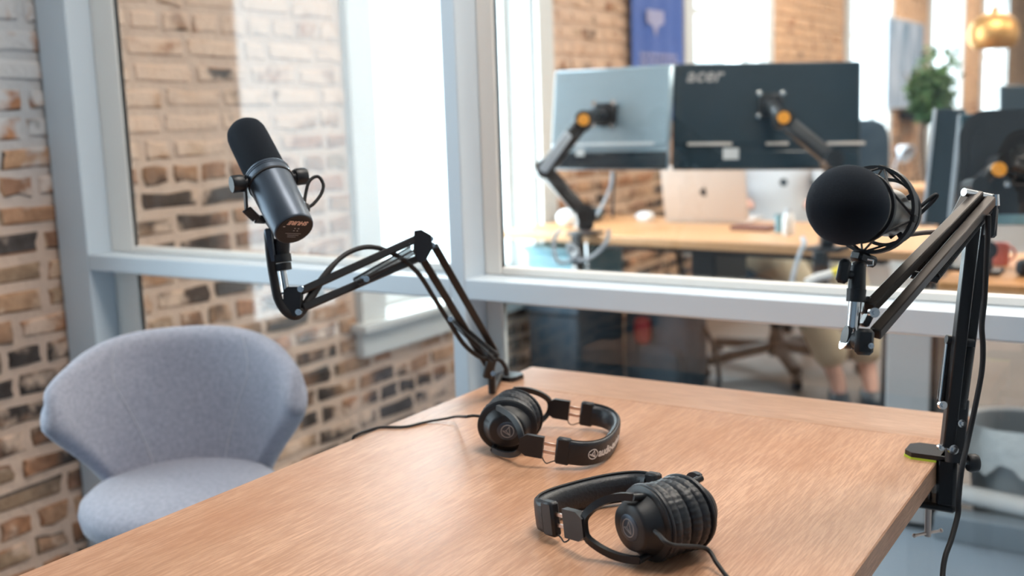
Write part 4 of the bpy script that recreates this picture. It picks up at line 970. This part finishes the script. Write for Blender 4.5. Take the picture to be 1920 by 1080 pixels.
# under the desk, window end
tl = Vector((-2.125, 3.80, 0))
for z0, h_, mt_, nm, lb_ in ((0, .46, 'navy', 'storage_crate', 'tall dark navy crate on the floor under the window end of the front desk'), (.462, .215, 'teal', 'storage_box', 'teal plastic box on top of the dark navy crate under the front desk')):
    tcb = Thing(nm, tl + Vector((0, 0, z0)), lb_, 'box')
    tcb.part('box_body', MB().cbox((0, 0, z0 + h_ * .45), .25, .34, h_ * .90, Matrix.Translation(tl) @ dm, .012), M[mt_]); tcb.part('box_lid', MB().cbox((0, 0, z0 + h_ * .945), .27, .36, h_ * .11 - .002, Matrix.Translation(tl) @ dm, .006), M[mt_])
bp = Vector((-1.80, 3.95, 0)); bag = Thing('backpack', bp, 'dark navy backpack with a red pocket leaning under the front desk', 'backpack')
bagm = Matrix.Translation(bp) @ dm
def blob(mb, c, sx, sy, sz, m): return mb.ball((0, 0, 0), 1, 1, 1, 24, 16, None).xf(m @ Matrix.Translation(c) @ Matrix.Diagonal((sx, sy, sz, 1)))
def sq(p, e): return Vector([math.copysign(abs(c) ** e, c) for c in p])
def softbox(c, sx, sy, sz, m, e=.55):
    b = MB().ball((0, 0, 0), 1, 1, 1, 28, 18); b.v = [m @ (Vector(c) + Vector((sq(q, e).x * sx, sq(q, e).y * sy, sq(q, e).z * sz))) for q in b.v]; return b
bag.part('bag_body', softbox((0, 0, .24), .165, .10, .24, bagm), M['navy']); bag.part('front_pocket', softbox((.03, -.10, .17), .10, .035, .11, bagm), M['navy']); bag.part('side_pocket', softbox((-.035, -.115, .33), .035, .02, .055, bagm), M['red'], label='red pocket')
bag.part('bag_handle', MB().tube([bagm @ Vector((.05 * cos(a), 0, .475 + .05 * sin(a))) for a in [pi * k / 10 for k in range(11)]], .008, 8), M['navy'])
single('loose_cable', MB().tube(bez([dpt(.55, .40, DZ - .036), dpt(.60, .42, .45), dpt(.70, .45, .25), dpt(.74, .40, .08), dpt(.70, .36, .012), dpt(.60, .30, .010)], 8), .010, 8), M['rubber'], 'thick dark cable hanging from the front desk down to the floor', 'cable')

# office chair with the seated person
hub = Vector((-1.60, 4.72, 0)); oc = Thing('office_chair', hub, 'black five-star office chair under the person at the front desk', 'chair')
for k in range(5):
    a = radians(-130 + 72 * k); e = Vector((cos(a), sin(a), 0)); tip = hub + e * .37
    lg = oc.part('leg', MB().bar(hub + e * .02 + Vector((0, 0, .115)), tip + Vector((0, 0, .078)), .052, .044, (0, 0, 1), .010), M['rubber'])
    cx2 = tip + Vector((-e.y, e.x, 0)) * .018; cx3 = tip - Vector((-e.y, e.x, 0)) * .018
    oc.part('caster', MB().cyl(cx2 + Vector((0, 0, .028)), cx3 + Vector((0, 0, .028)), .028, n=20).cyl(tip + Vector((0, 0, .028)), tip + Vector((0, 0, .08)), .008, n=10), M['blackmetal'], lg)
oc.part('hub', MB().lathe([(0, .07), (.035, .07), (.038, .15), (.028, .17), (.028, .25), (0, .25)], hub, n=24), M['blackmetal'])
oc.part('gas_lift', MB().cyl(hub + Vector((0, 0, .25)), hub + Vector((0, 0, .42)), .016, n=20), M['chrome'])
pf = Vector((.22, -1, 0)).normalized(); ps = Vector((-pf.y, pf.x, 0)); pm = frame(hub, ps, -pf)     # x to the sitter's side, y behind the sitter
oc.part('seat', softbox((0, 0, .455), .23, .23, .038, pm, .6), M['navy'])
oc.part('backrest', softbox((0, .24, .80), .20, .03, .25, pm, .6), M['navy']); oc.part('back_bar', MB().bar(pm @ Vector((0, .10, .42)), pm @ Vector((0, .27, .62)), .05, .02, ps, .004), M['blackmetal'])

def skin_body(name, joints, edges, radii, material, parent, label=None, sub=2):
    me = bpy.data.meshes.new(name); me.from_pydata([tuple(parent.inv @ Vector(j)) for j in joints], edges, [])
    o = bpy.data.objects.new(name, me); col.objects.link(o); o.parent = parent.o
    md = o.modifiers.new('skin', 'SKIN'); md.use_smooth_shade = True
    for i, r in enumerate(radii):
        sv = me.skin_vertices[0].data[i]; sv.radius = r if isinstance(r, tuple) else (r, r); sv.use_root = (i == 0)
    ms = o.modifiers.new('sub', 'SUBSURF'); ms.levels = sub; ms.render_levels = sub
    me.materials.append(material); 
    if label: o['label'] = label
    return o
def PP(x, y, z): return pm @ Vector((x, y, z))
per = Thing('person', hub, 'person in white shirt and khaki trousers seated behind the front desk', 'person')
footL, footR = Vector((-1.19, 4.27, .04)), Vector((-1.085, 4.35, .04))
kneeL, kneeR = Vector((-1.42, 4.34, .54)), Vector((-1.22, 4.46, .54))
ankL, ankR = footL + Vector((0, .0, .055)), footR + Vector((0, .0, .055))
# one body from head to feet (skin tone), clothes over it
J = [PP(0, .02, .55), PP(0, .03, .70), PP(0, .02, .87), PP(0, 0, .985), PP(0, -.01, 1.05), PP(0, -.03, 1.11),
     PP(.11, .02, .54), kneeR, ankR, footR + Vector((.03, -.09, -.012)), PP(-.11, .02, .54), kneeL, ankL, footL + Vector((.03, -.09, -.012)),
     PP(.17, 0, .955), PP(.24, -.04, .80), PP(.20, -.22, .815), PP(.18, -.28, .80), PP(-.17, 0, .955), PP(-.24, -.04, .80), PP(-.13, -.24, .815), PP(-.10, -.30, .80)]
Ed = [(0, 1), (1, 2), (2, 3), (3, 4), (4, 5), (0, 6), (6, 7), (7, 8), (8, 9), (0, 10), (10, 11), (11, 12), (12, 13), (3, 14), (14, 15), (15, 16), (16, 17), (3, 18), (18, 19), (19, 20), (20, 21)]
Rr = [.10, .10, .115, .085, .05, .05, .075, .055, .034, .028, .075, .055, .034, .028, .05, .038, .026, .022, .05, .038, .026, .022]
skin_body('body', J, Ed, Rr, M['skin'], per)
HM = PP(0, -.04, 1.20)
hm = MB().ball((0, 0, 0), .074, .092, .112, 32, 22); vv = []
for q in hm.v:
    x, y, z = q
    if y < 0 and z < 0: x *= 1 - .25 * (-z / .112)
    if y < -.05 and abs(x) < .016 and -.035 < z < .02: y -= .018 * (1 - abs(x) / .016)
    if y < -.04 and .005 < z < .03 and .015 < abs(x) < .045: y += .006
    vv.append(PP(x, y - .04, z + 1.20))
hm.v = vv; head = per.part('head', hm, M['skin'], angle=80)
for sx in (-1, 1):
    per.part('eye', MB().ball(PP(sx * .028, -.122, 1.212), .010, .008, .007, 12, 8), M['shoe'], head); per.part('ear', softbox((sx * .075, -.03, 1.195), .008, .018, .030, pm, .8), M['skin'], head)
per.part('mouth', softbox((0, -.124, 1.148), .022, .006, .006, pm, .9), M['brownleather'], head)
hr = MB().ball((0, 0, 0), .084, .100, .118, 32, 22); hr.v = [PP(q.x, q.y - .028, q.z * (1 if q.z > -.02 else .7) + 1.218 + (.035 if q.y < -.06 and q.z < .06 else 0)) for q in hr.v]
per.part('hair', hr, M['hair'], angle=80)
skin_body('shirt', [PP(0, .02, .58), PP(0, .03, .72), PP(0, .02, .87), PP(0, 0, .985), PP(0, -.005, 1.04), PP(.17, 0, .955), PP(.235, -.03, .84), PP(-.17, 0, .955), PP(-.235, -.03, .84)],
          [(0, 1), (1, 2), (2, 3), (3, 4), (3, 5), (5, 6), (3, 7), (7, 8)], [(.17, .125), (.16, .12), (.17, .125), (.12, .10), .055, .075, .062, .075, .062], M['shirt'], per)
per.part('badge', MB().lathe([(0, 0), (.016, 0), (.016, .003), (0, .003)], PZ(1469, 342, 4.33), -F_, 20), M['shoe'], label='dark oval badge on the shirt')
skin_body('trousers', [PP(0, .02, .545), PP(.10, -.02, .545), kneeR, ankR + Vector((0, 0, .05)), PP(-.10, -.02, .545), kneeL, ankL + Vector((0, 0, .05))],
          [(0, 1), (1, 2), (2, 3), (0, 4), (4, 5), (5, 6)], [(.13, .11), .10, .082, .072, .10, .082, .072], M['khaki'], per)
for kx, (fp, hid) in enumerate(((footL, 0), (footR, 0))):
    fd2 = Vector((.35, -.94, 0)); m_ = frame(fp, Vector((fd2.y, -fd2.x, 0)) * -1, fd2)
    per.part('shoe', softbox((0, .055, .006), .040, .125, .030, m_, .7), M['shoe'])
for sx, w0, w1 in ((1, J[16], J[17]), (-1, J[20], J[21])):
    d = (w1 - w0).normalized(); sdv = d.cross(Vector((0, 0, 1))).normalized()
    for k in range(4):
        o0 = w1 + sdv * (.012 * (k - 1.5)); L_ = (.062, .072, .068, .054)[k]
        per.part('finger', MB().tube([o0, o0 + d * L_ * .5 + Vector((0, 0, .004)), o0 + d * L_ - Vector((0, 0, .010))], [.0085, .0078, .006], 10), M['skin'])
    per.part('thumb', MB().tube([w1 - sdv * sx * .018 - d * .02, w1 - sdv * sx * .042 + d * .012, w1 - sdv * sx * .046 + d * .035], [.010, .009, .007], 10), M['skin'])

# dark chair back right of the black monitor
cp = Vector((-1.42, 5.30, 0)); cm_ = Matrix.Translation(cp) @ Matrix.Rotation(radians(25), 4, 'Z')
oc2 = Thing('office_chair', cp, 'black office chair whose backrest rises right of the black logo monitor', 'chair')
oc2.part('backrest', softbox((0, 0, .88), .165, .035, .24, cm_, .45), M['navy']); oc2.part('seat', softbox((0, .24, .47), .23, .23, .04, cm_, .5), M['navy'])
oc2.part('back_bar', MB().bar(cm_ @ Vector((0, .02, .64)), cm_ @ Vector((0, .14, .43)), .05, .02, (1, 0, 0), .004), M['blackmetal'])
oc2.part('gas_lift', MB().cyl(cm_ @ Vector((0, .24, .09)), cm_ @ Vector((0, .24, .43)), .025, n=20), M['blackmetal'])
for k in range(5):
    a = radians(10 + 72 * k); e = cm_.to_3x3() @ Vector((cos(a), sin(a), 0)); c0 = cm_ @ Vector((0, .24, 0))
    lg = oc2.part('leg', MB().bar(c0 + Vector((0, 0, .11)), c0 + e * .29 + Vector((0, 0, .078)), .04, .034, (0, 0, 1), .008), M['blackmetal'])
    oc2.part('caster', MB().cyl(c0 + e * .29 + Vector((-e.y, e.x, 0)) * .018 + Vector((0, 0, .028)), c0 + e * .29 - Vector((-e.y, e.x, 0)) * .018 + Vector((0, 0, .028)), .028, n=18).cyl(c0 + e * .29 + Vector((0, 0, .03)), c0 + e * .29 + Vector((0, 0, .08)), .008, n=10), M['rubber'], lg)

# ================================================================== right desk with its monitors
R0 = Vector((-.555, 2.88, 0)); RZ = .740; RL = 1.45; RD = .62
rd = Thing('office_desk', (R0.x + RL / 2, R0.y + RD / 2, 0), 'orange wood desk behind the right microphone stand', 'desk')
rd.part('desk_top', MB().cbox((R0.x + RL / 2, R0.y + RD / 2, RZ - .015), RL, RD, .030, b=.003), M['shelfwood'])
rd.part('leg', MB().cbox((R0.x + .42, R0.y + .52, .38), .06, .045, .68, b=.004), M['whiteplastic']); rd.part('leg', MB().cbox((R0.x + RL - .08, R0.y + .34, .38), .06, .045, .68, b=.004), M['whiteplastic'])
fa, fb = PZ(1755, 930, 2.93), PZ(1935, 985, 2.78)
rd.part('foot', MB().cbox((R0.x + .42, R0.y + .40, .020), .06, .40, .040, b=.006), M['whiteplastic']); rd.part('foot', MB().cbox((R0.x + RL - .08, R0.y + .34, .020), .06, .50, .040, b=.006), M['whiteplastic'])
rl0, rl1 = PZ(1752, 932, 2.90), PZ(1950, 992, 2.70)
bs_ = Thing('floor_duct', (-.36, 3.04, 0), 'low grey floor duct with a white top rail right of the table', 'duct')
d0 = Vector((-.585, 2.985, 0)); 
bs_.part('duct_panel', MB().cbox((-.105, 3.02, .044), .92, .07, .072, b=.003), M['panelgrey'])
bs_.part('top_rail', MB().cyl((-.56, 3.10, .112), (.33, 2.93, .112), .026, n=20), M['whiteplastic'])
# curved monitors
m3 = Thing('monitor', PZ(1770, 420, 3.05), 'narrow glossy black monitor side at the left end of the right desk', 'monitor')
q = [PZ(1742, 206, 3.05), PZ(1800, 206, 3.00), PZ(1742, 420, 3.05), PZ(1800, 420, 3.00)]
fm3 = frame((q[0] + q[1] + q[2] + q[3]) / 4, q[1] - q[0], q[0] - q[2]); w3 = (q[1] - q[0]).length; h3 = (q[0] - q[2]).length
m3.part('back_shell', MB().cbox((0, 0, 0), w3, h3, .020, fm3, .004), M['glossblack']); m3.part('pale_strip', MB().cbox((-w3 * .46, 0, .011), .010, h3, .006, fm3, .002), M['greycable']); m3.part('pale_strip', MB().cbox((w3 * .38, 0, .011), .014, h3 * .9, .006, fm3, .003), M['greycable'])  # right strip is a bright reflection built as a pale part
m3.part('stand_neck', MB().bar(PZ(1772, 418, 3.04), onplane(1772, 500, 2, RZ + .012), .04, .012, VIEW, .003), M['blackmetal']); p = onplane(1772, 500, 2, RZ + .002); p.z = RZ
m3.part('stand_foot', MB().cbox((p.x, p.y, RZ + .006), .16, .12, .012, b=.003), M['blackmetal'])
m4 = Thing('monitor', PZ(1900, 420, 2.95), 'large rounded black monitor back behind the right microphone stand', 'monitor')
q = [PZ(1797, 207, 2.95), PZ(2060, 200, 2.86), PZ(1797, 420, 2.95), PZ(2060, 430, 2.86)]
fm4 = frame((q[0] + q[1] + q[2] + q[3]) / 4, q[1] - q[0], q[0] - q[2]); w4 = (q[1] - q[0]).length; h4 = (q[0] - q[2]).length
def rrect(w, h, r, n=8):
    out = []
    for cx, cy, a0 in ((w / 2 - r, h / 2 - r, 0), (-w / 2 + r, h / 2 - r, 90), (-w / 2 + r, -h / 2 + r, 180), (w / 2 - r, -h / 2 + r, 270)):
        for k in range(n + 1): a = radians(a0 + 90 * k / n); out.append((cx + r * cos(a), cy + r * sin(a)))
    return out
X4, Y4, Z4 = [fm4.to_3x3() @ Vector(e) for e in ((1, 0, 0), (0, 1, 0), (0, 0, 1))]
m4.part('back_shell', MB().prism(rrect(w4, h4, .07), fm4 @ Vector((0, 0, 0)), X4, Y4, Z4 * .02), M['blackplastic']); m4.part('back_bulge', MB().prism(rrect(w4 * .86, h4 * .86, .09), fm4 @ Vector((0, 0, .02)), X4, Y4, Z4 * .012), M['blackplastic'])
m4.part('screen', MB().cbox((0, 0, -.011), w4 * .98, h4 * .96, .020, fm4, .004), M['darkglass'])
m4.part('lower_strip', MB().cbox((0, -h4 * .455, .028), w4 * .96, .030, .010, fm4, .003), M['teal'])  # bluish strip along the bottom edge of the back
vm4 = fm4 @ Matrix.Translation((-.02, -.012, .014))
t4 = monitor_arm('black jointed monitor arm with orange cap behind the right microphone stand', None, [onplane(1845, 512, 2, RZ + .01), PZ(1843, 470, 2.80), PZ(1828, 350, 2.78), PZ(1876, 306, 2.80), vm4 @ Vector((0, 0, .07))], [.038, .036, .036, .030], PZ(1872, 318, 2.765), 0, 4, vm4)
p = onplane(1845, 512, 2, RZ); t4.part('base_plate', MB().cbox((p.x, p.y, RZ + .006), .09, .09, .012, b=.003), M['blackmetal'])
# items on the right desk
p = onplane(1862, 505, 2, RZ); single('red_mug', MB().lathe([(0, 0), (.022, 0), (.025, .004), (.025, .060), (.022, .060), (.021, .006), (0, .006)], p + Vector((0, .10, 0)), n=24).tube([p + Vector((.024 + .016 * sin(a), .10, .032 + .018 * cos(a))) for a in [pi * k / 8 for k in range(9)]], .0035, 8), mat('coral_glaze', (.75, .22, .18), .4), 'coral red mug on the orange wood desk', 'mug')
bxp = Vector((-.27, 3.28, RZ)); cbx = Thing('cardboard_box', bxp, 'open tan cardboard box at the back of the orange wood desk', 'box')
cb_ = MB()
for c, sx, sy in (((0, -.09), .22, .006), ((0, .09), .22, .006), ((-.107, 0), .006, .174), ((.107, 0), .006, .174)): cb_.cbox((bxp.x + c[0], bxp.y + c[1], RZ + .06), sx, sy, .118)
cb_.cbox((bxp.x, bxp.y, RZ + .004), .208, .174, .006); cbx.part('box_walls', cb_, M['cardboard'], smooth=False); cbx.part('box_flap', MB().bar((bxp.x, bxp.y - .093, RZ + .118), (bxp.x, bxp.y - .150, RZ + .09), .21, .004, (0, 0, 1)), M['cardboard'], smooth=False)
p = Vector((-.345, 3.05, RZ)); single('camera_case', softbox((0, 0, .022), .05, .032, .022, Matrix.Translation(p), .5), M['rubber'], 'small black case in front of the cardboard box', 'case')
# waste bin with a white liner
bp_ = Vector((-.412, 3.30, 0)); wb = Thing('waste_bin', bp_, 'grey waste bin with a crumpled white liner under the orange desk', 'bin')
wb.part('bin_body', MB().lathe([(0, 0), (.100, 0), (.104, .006), (.128, .265), (.134, .270), (.134, .278), (.124, .278), (.100, .010), (0, .008)], bp_, n=40), M['bin'])
ln = MB(); rr = random.Random(3); v = []; f = []; n = 48
for i, (r, z) in enumerate(((.119, .18), (.125, .274), (.137, .284), (.141, .262), (.142, .215), (.141, .17))):
    for k in range(n):
        w_ = .004 * rr.uniform(-1, 1) * (i in (3, 4, 5)) + (.006 * sin(k * 1.1) if i > 2 else 0); v.append(bp_ + Vector(((r + abs(w_)) * cos(2 * pi * k / n), (r + abs(w_)) * sin(2 * pi * k / n), z + (w_ * 3 if i == 5 else 0))))
for i in range(5):
    for k in range(n): f.append((i * n + k, i * n + (k + 1) % n, (i + 1) * n + (k + 1) % n, (i + 1) * n + k))
ln.add(v, f); wb.part('bin_liner', ln, M['liner'], angle=80)
# light cabinet left of the right desk
pc = Vector((-.657, 3.04, 0)); pd = Thing('pedestal_cabinet', pc, 'light grey pedestal cabinet standing behind the right end of the table', 'cabinet')
pd.part('cabinet_body', MB().cbox((pc.x, pc.y + .19, .30), .150, .36, .56, b=.003), M['blackmetal'])
pd.part('cabinet_door', MB().cbox((pc.x + .002, pc.y, .30), .116, .016, .55, b=.003), M['pedestal'], angle=20); pd.part('plinth', MB().cbox((pc.x, pc.y + .19, .010), .14, .34, .020), M['blackmetal'])

# ================================================================== far desk, plant, picture, banner, pendant
fp_ = Vector((-1.42, 6.20, 0)); fk = Thing('side_table', fp_, 'small wooden side table far back between the two monitor desks', 'table')
fk.part('table_top', MB().cbox((fp_.x, fp_.y, .725), .62, .42, .030, b=.003), M['deskwood'])
for sx in (-.26, .26):
    for sy in (-.17, .17): fk.part('leg', MB().cbox((fp_.x + sx, fp_.y + sy, .355), .035, .035, .71, b=.003), M['deskwood'])
fl = Vector((-1.385, 6.10, .74)); lmp = Thing('desk_lamp', fl, 'small grey desk lamp on the far wooden side table', 'lamp')
lmp.part('base', MB().lathe([(0, 0), (.05, 0), (.05, .012), (0, .014)], fl, n=24), M['greycable']); lmp.part('stem', MB().tube([fl + Vector((0, 0, .012)), fl + Vector((-.03, 0, .10)), fl + Vector((.0, -.02, .17))], .008, 10), M['greycable'])
lmp.part('shade', MB().lathe([(.018, 0), (.055, .07), (.050, .07), (.014, .004)], fl + Vector((-.01, .0, .21)), (.75, -.4, -.45), 24), M['greycable'])
single('jar', MB().lathe([(0, 0), (.045, 0), (.052, .01), (.052, .08), (.035, .10), (.035, .115), (0, .118)], fl + Vector((-.12, .02, 0)), n=28), M['cardboard'], 'tan jar beside the small grey desk lamp', 'jar')
# plant
pp = Vector((-1.47, 7.05, 0)); pl = Thing('potted_tree', pp, 'bushy green potted tree far back right of the bluish picture', 'plant')
pl.part('pot', MB().lathe([(0, 0), (.15, 0), (.19, .30), (.20, .32), (.18, .32), (.17, .29), (0, .28)], pp, n=32), M['pot'])
tk = pl.part('trunk', MB().tube(bez([pp + Vector((0, 0, .27)), pp + Vector((.03, 0, .6)), pp + Vector((-.01, .02, .95)), pp + Vector((.02, 0, 1.25))], 6), [.020] * 19, 10), M['bark'])
rr = random.Random(21); lf = MB()
for k in range(1100):
    a = rr.uniform(0, 2 * pi); u = rr.uniform(-1, 1); r = rr.uniform(.35, 1) ** .5
    c = pp + Vector((.04, 0, 1.22)) + Vector((cos(a) * math.sqrt(1 - u * u) * .135, sin(a) * math.sqrt(1 - u * u) * .15, u * .17)) * r
    if k % 9 == 0: c += Vector((.05, 0, .12 + .05 * rr.random()))
    d = Vector((rr.uniform(-1, 1), rr.uniform(-1, 1), rr.uniform(-.5, 1))).normalized(); e = d.orthogonal().normalized(); s_ = rr.uniform(.038, .060)
    lf.add([c, c + d * s_ * .5 + e * s_ * .28, c + d * s_, c + d * s_ * .5 - e * s_ * .28 + Vector((0, 0, .004))], [(0, 1, 2, 3)])
pl.part('foliage', lf, M['leaf'], kind='stuff', smooth=False)
br = MB()
for k in range(7):
    a = k * .9; br = MB().tube([pp + Vector((.0, 0, 1.0 + .03 * k)), pp + Vector((.07 * cos(a), .07 * sin(a), 1.15 + .03 * k)), pp + Vector((.12 * cos(a), .12 * sin(a), 1.25 + .03 * k))], [.007, .005, .003], 6); pl.part('branch', br, M['bark'], tk)
# picture on the brick wall
pcm = bpy.data.materials.new('city_print'); pcm.use_nodes = True; N, L = nodes_of(pcm); b = N['Principled BSDF']; tc = N.new('ShaderNodeTexCoord'); mp = N.new('ShaderNodeMapping'); mp.inputs['Scale'].default_value = (1, 5.5, 1.3)
ns = N.new('ShaderNodeTexNoise'); ns.inputs['Scale'].default_value = 1.6; ns.inputs['Detail'].default_value = 3; L.new(tc.outputs['Object'], mp.inputs[0]); L.new(mp.outputs[0], ns.inputs['Vector'])
cr = N.new('ShaderNodeValToRGB'); cr.color_ramp.elements[0].position = .35; cr.color_ramp.elements[1].position = .68; cr.color_ramp.elements[0].color = (.16, .26, .38, 1); cr.color_ramp.elements[1].color = (.60, .66, .78, 1)
L.new(ns.outputs['Fac'], cr.inputs[0]); L.new(cr.outputs[0], b.inputs['Base Color']); b.inputs['Roughness'].default_value = .3
pic = Thing('wall_picture', (W + .02, 10.38, 1.18), 'tall bluish city picture on the brick wall left of the tree', 'picture')
pic.part('print', MB().box((W + .030, 9.72, 1.16), (W + .034, 11.10, 1.90)), pcm, smooth=False)
for lo, hi in (((W + .003, 9.70, 1.14), (W + .040, 9.72, 1.92)), ((W + .003, 11.10, 1.14), (W + .040, 11.12, 1.92)), ((W + .003, 9.72, 1.90), (W + .040, 11.10, 1.92)), ((W + .003, 9.72, 1.14), (W + .040, 11.10, 1.16))):
    pic.part('frame_strip', MB().box(lo, hi), M['greycable'], smooth=False)
spk = Thing('wall_speaker', (W + .07, 10.62, 1.03), 'small black speaker on the brick wall just below the bluish picture', 'speaker')
spk.part('speaker_box', MB().cbox((W + .08, 10.62, 1.075), .13, .62, .09, b=.006), M['blackplastic']); spk.part('speaker_grille', MB().cbox((W + .147, 10.62, 1.075), .004, .58, .07, b=.001), M['rubber'])
# banner
bn = Thing('hanging_banner', (W + .03, 5.07, 1.15), 'tall blue fabric banner hanging on the brick wall behind the monitors', 'banner')
v = []; f = []; n = 24
for k in range(n + 1):
    y = 4.772 + .602 * k / n; x = W + .035 + .006 * sin(k * .9)
    v += [(x, y, 1.14), (x, y, 2.55), (x + .004, y, 1.14), (x + .004, y, 2.55)]
for k in range(n): a = 4 * k; f += [(a + 2, a + 6, a + 7, a + 3), (a, a + 1, a + 5, a + 4), (a, a + 4, a + 6, a + 2), (a + 1, a + 3, a + 7, a + 5)]
f += [(0, 2, 3, 1), (4 * n, 4 * n + 1, 4 * n + 3, 4 * n + 2)]
cl_ = bn.part('banner_cloth', MB().add(v, f), M['bluebanner'], angle=60)
bn.part('top_rod', MB().cyl((W + .037, 4.74, 2.555), (W + .037, 5.41, 2.555), .010, n=14), M['blackmetal'])
pr = MB()
rr = random.Random(4)
for row, (z, l0, l1) in enumerate(((1.455, 4.84, 5.27), (1.425, 4.84, 5.29), (1.395, 4.84, 5.24), (1.362, 4.84, 5.08))):
    y = l0
    while y < l1:
        w_ = rr.uniform(.03, .08); pr.box((W + .046, y, z), (W + .0475, min(l1, y + w_), z + .016)); y += w_ + .012
pr.v = [Vector(q) for q in pr.v]; bn.part('banner_print', pr, M['bannerprint'], cl_, smooth=False, kind='stuff')
bn.part('banner_emblem', MB().prism([(-.10, .06), (.10, .06), (.10, .0), (.03, -.02), (0, -.07), (-.03, -.02), (-.10, 0)], (W + .046, 5.02, 1.62), (0, 1, 0), (0, 0, 1), (.0015, 0, 0)), M['bannerprint'], cl_, smooth=False)
# gold pendant
gp = PZ(1863, 62, 4.3); pn = Thing('pendant_lamp', gp, 'round brushed gold pendant lamp hanging at the upper right', 'lamp')
gr = .085
pn.part('shade', MB().lathe([(.075, -.060), (.092, -.035), (.098, 0), (.090, .035), (.068, .062), (.035, .078), (.012, .082), (.012, .100), (0, .100)], gp, n=40), M['gold'], angle=50)
pn.part('bulb', MB().ball(gp + Vector((0, 0, -.01)), .034, .034, .040), M['lampglow']); pn.part('cord', MB().cyl(gp + Vector((0, 0, .10)), Vector((gp.x, gp.y, CEIL)), .003, n=8), M['rubber']); pn.part('canopy', MB().lathe([(0, -.03), (.05, -.03), (.055, 0), (0, 0)], (gp.x, gp.y, CEIL), n=24), M['gold'])
# far dark monitor at the right edge
p = PZ(1925, 190, 6.0); fmn = Thing('monitor', Vector((p.x, p.y, .74)), 'distant small dark monitor above the rounded black monitor', 'monitor')
f5 = frame(p, R_, U_); fmn.part('back_shell', MB().cbox((0, -.08, 0), .30, .34, .025, f5, .006), M['glossblack']); fmn.part('stand_neck', MB().bar(p - U_ * .22 + F_ * .01, Vector((p.x, p.y, .755)), .05, .02, VIEW, .004), M['blackmetal']); fmn.part('stand_foot', MB().cbox((p.x, p.y, .75), .22, .18, .015, b=.004), M['blackmetal'])
ft = Thing('side_table', (p.x, p.y, 0), 'plain dark table under the distant small dark monitor', 'table'); ft.part('table_top', MB().cbox((p.x, p.y, .725), .9, .5, .03, b=.003), M['blackmetal'])
for sx in (-.4, .4):
    for sy in (-.2, .2): ft.part('leg', MB().cbox((p.x + sx, p.y + sy, .355), .04, .04, .71, b=.003), M['blackmetal'])
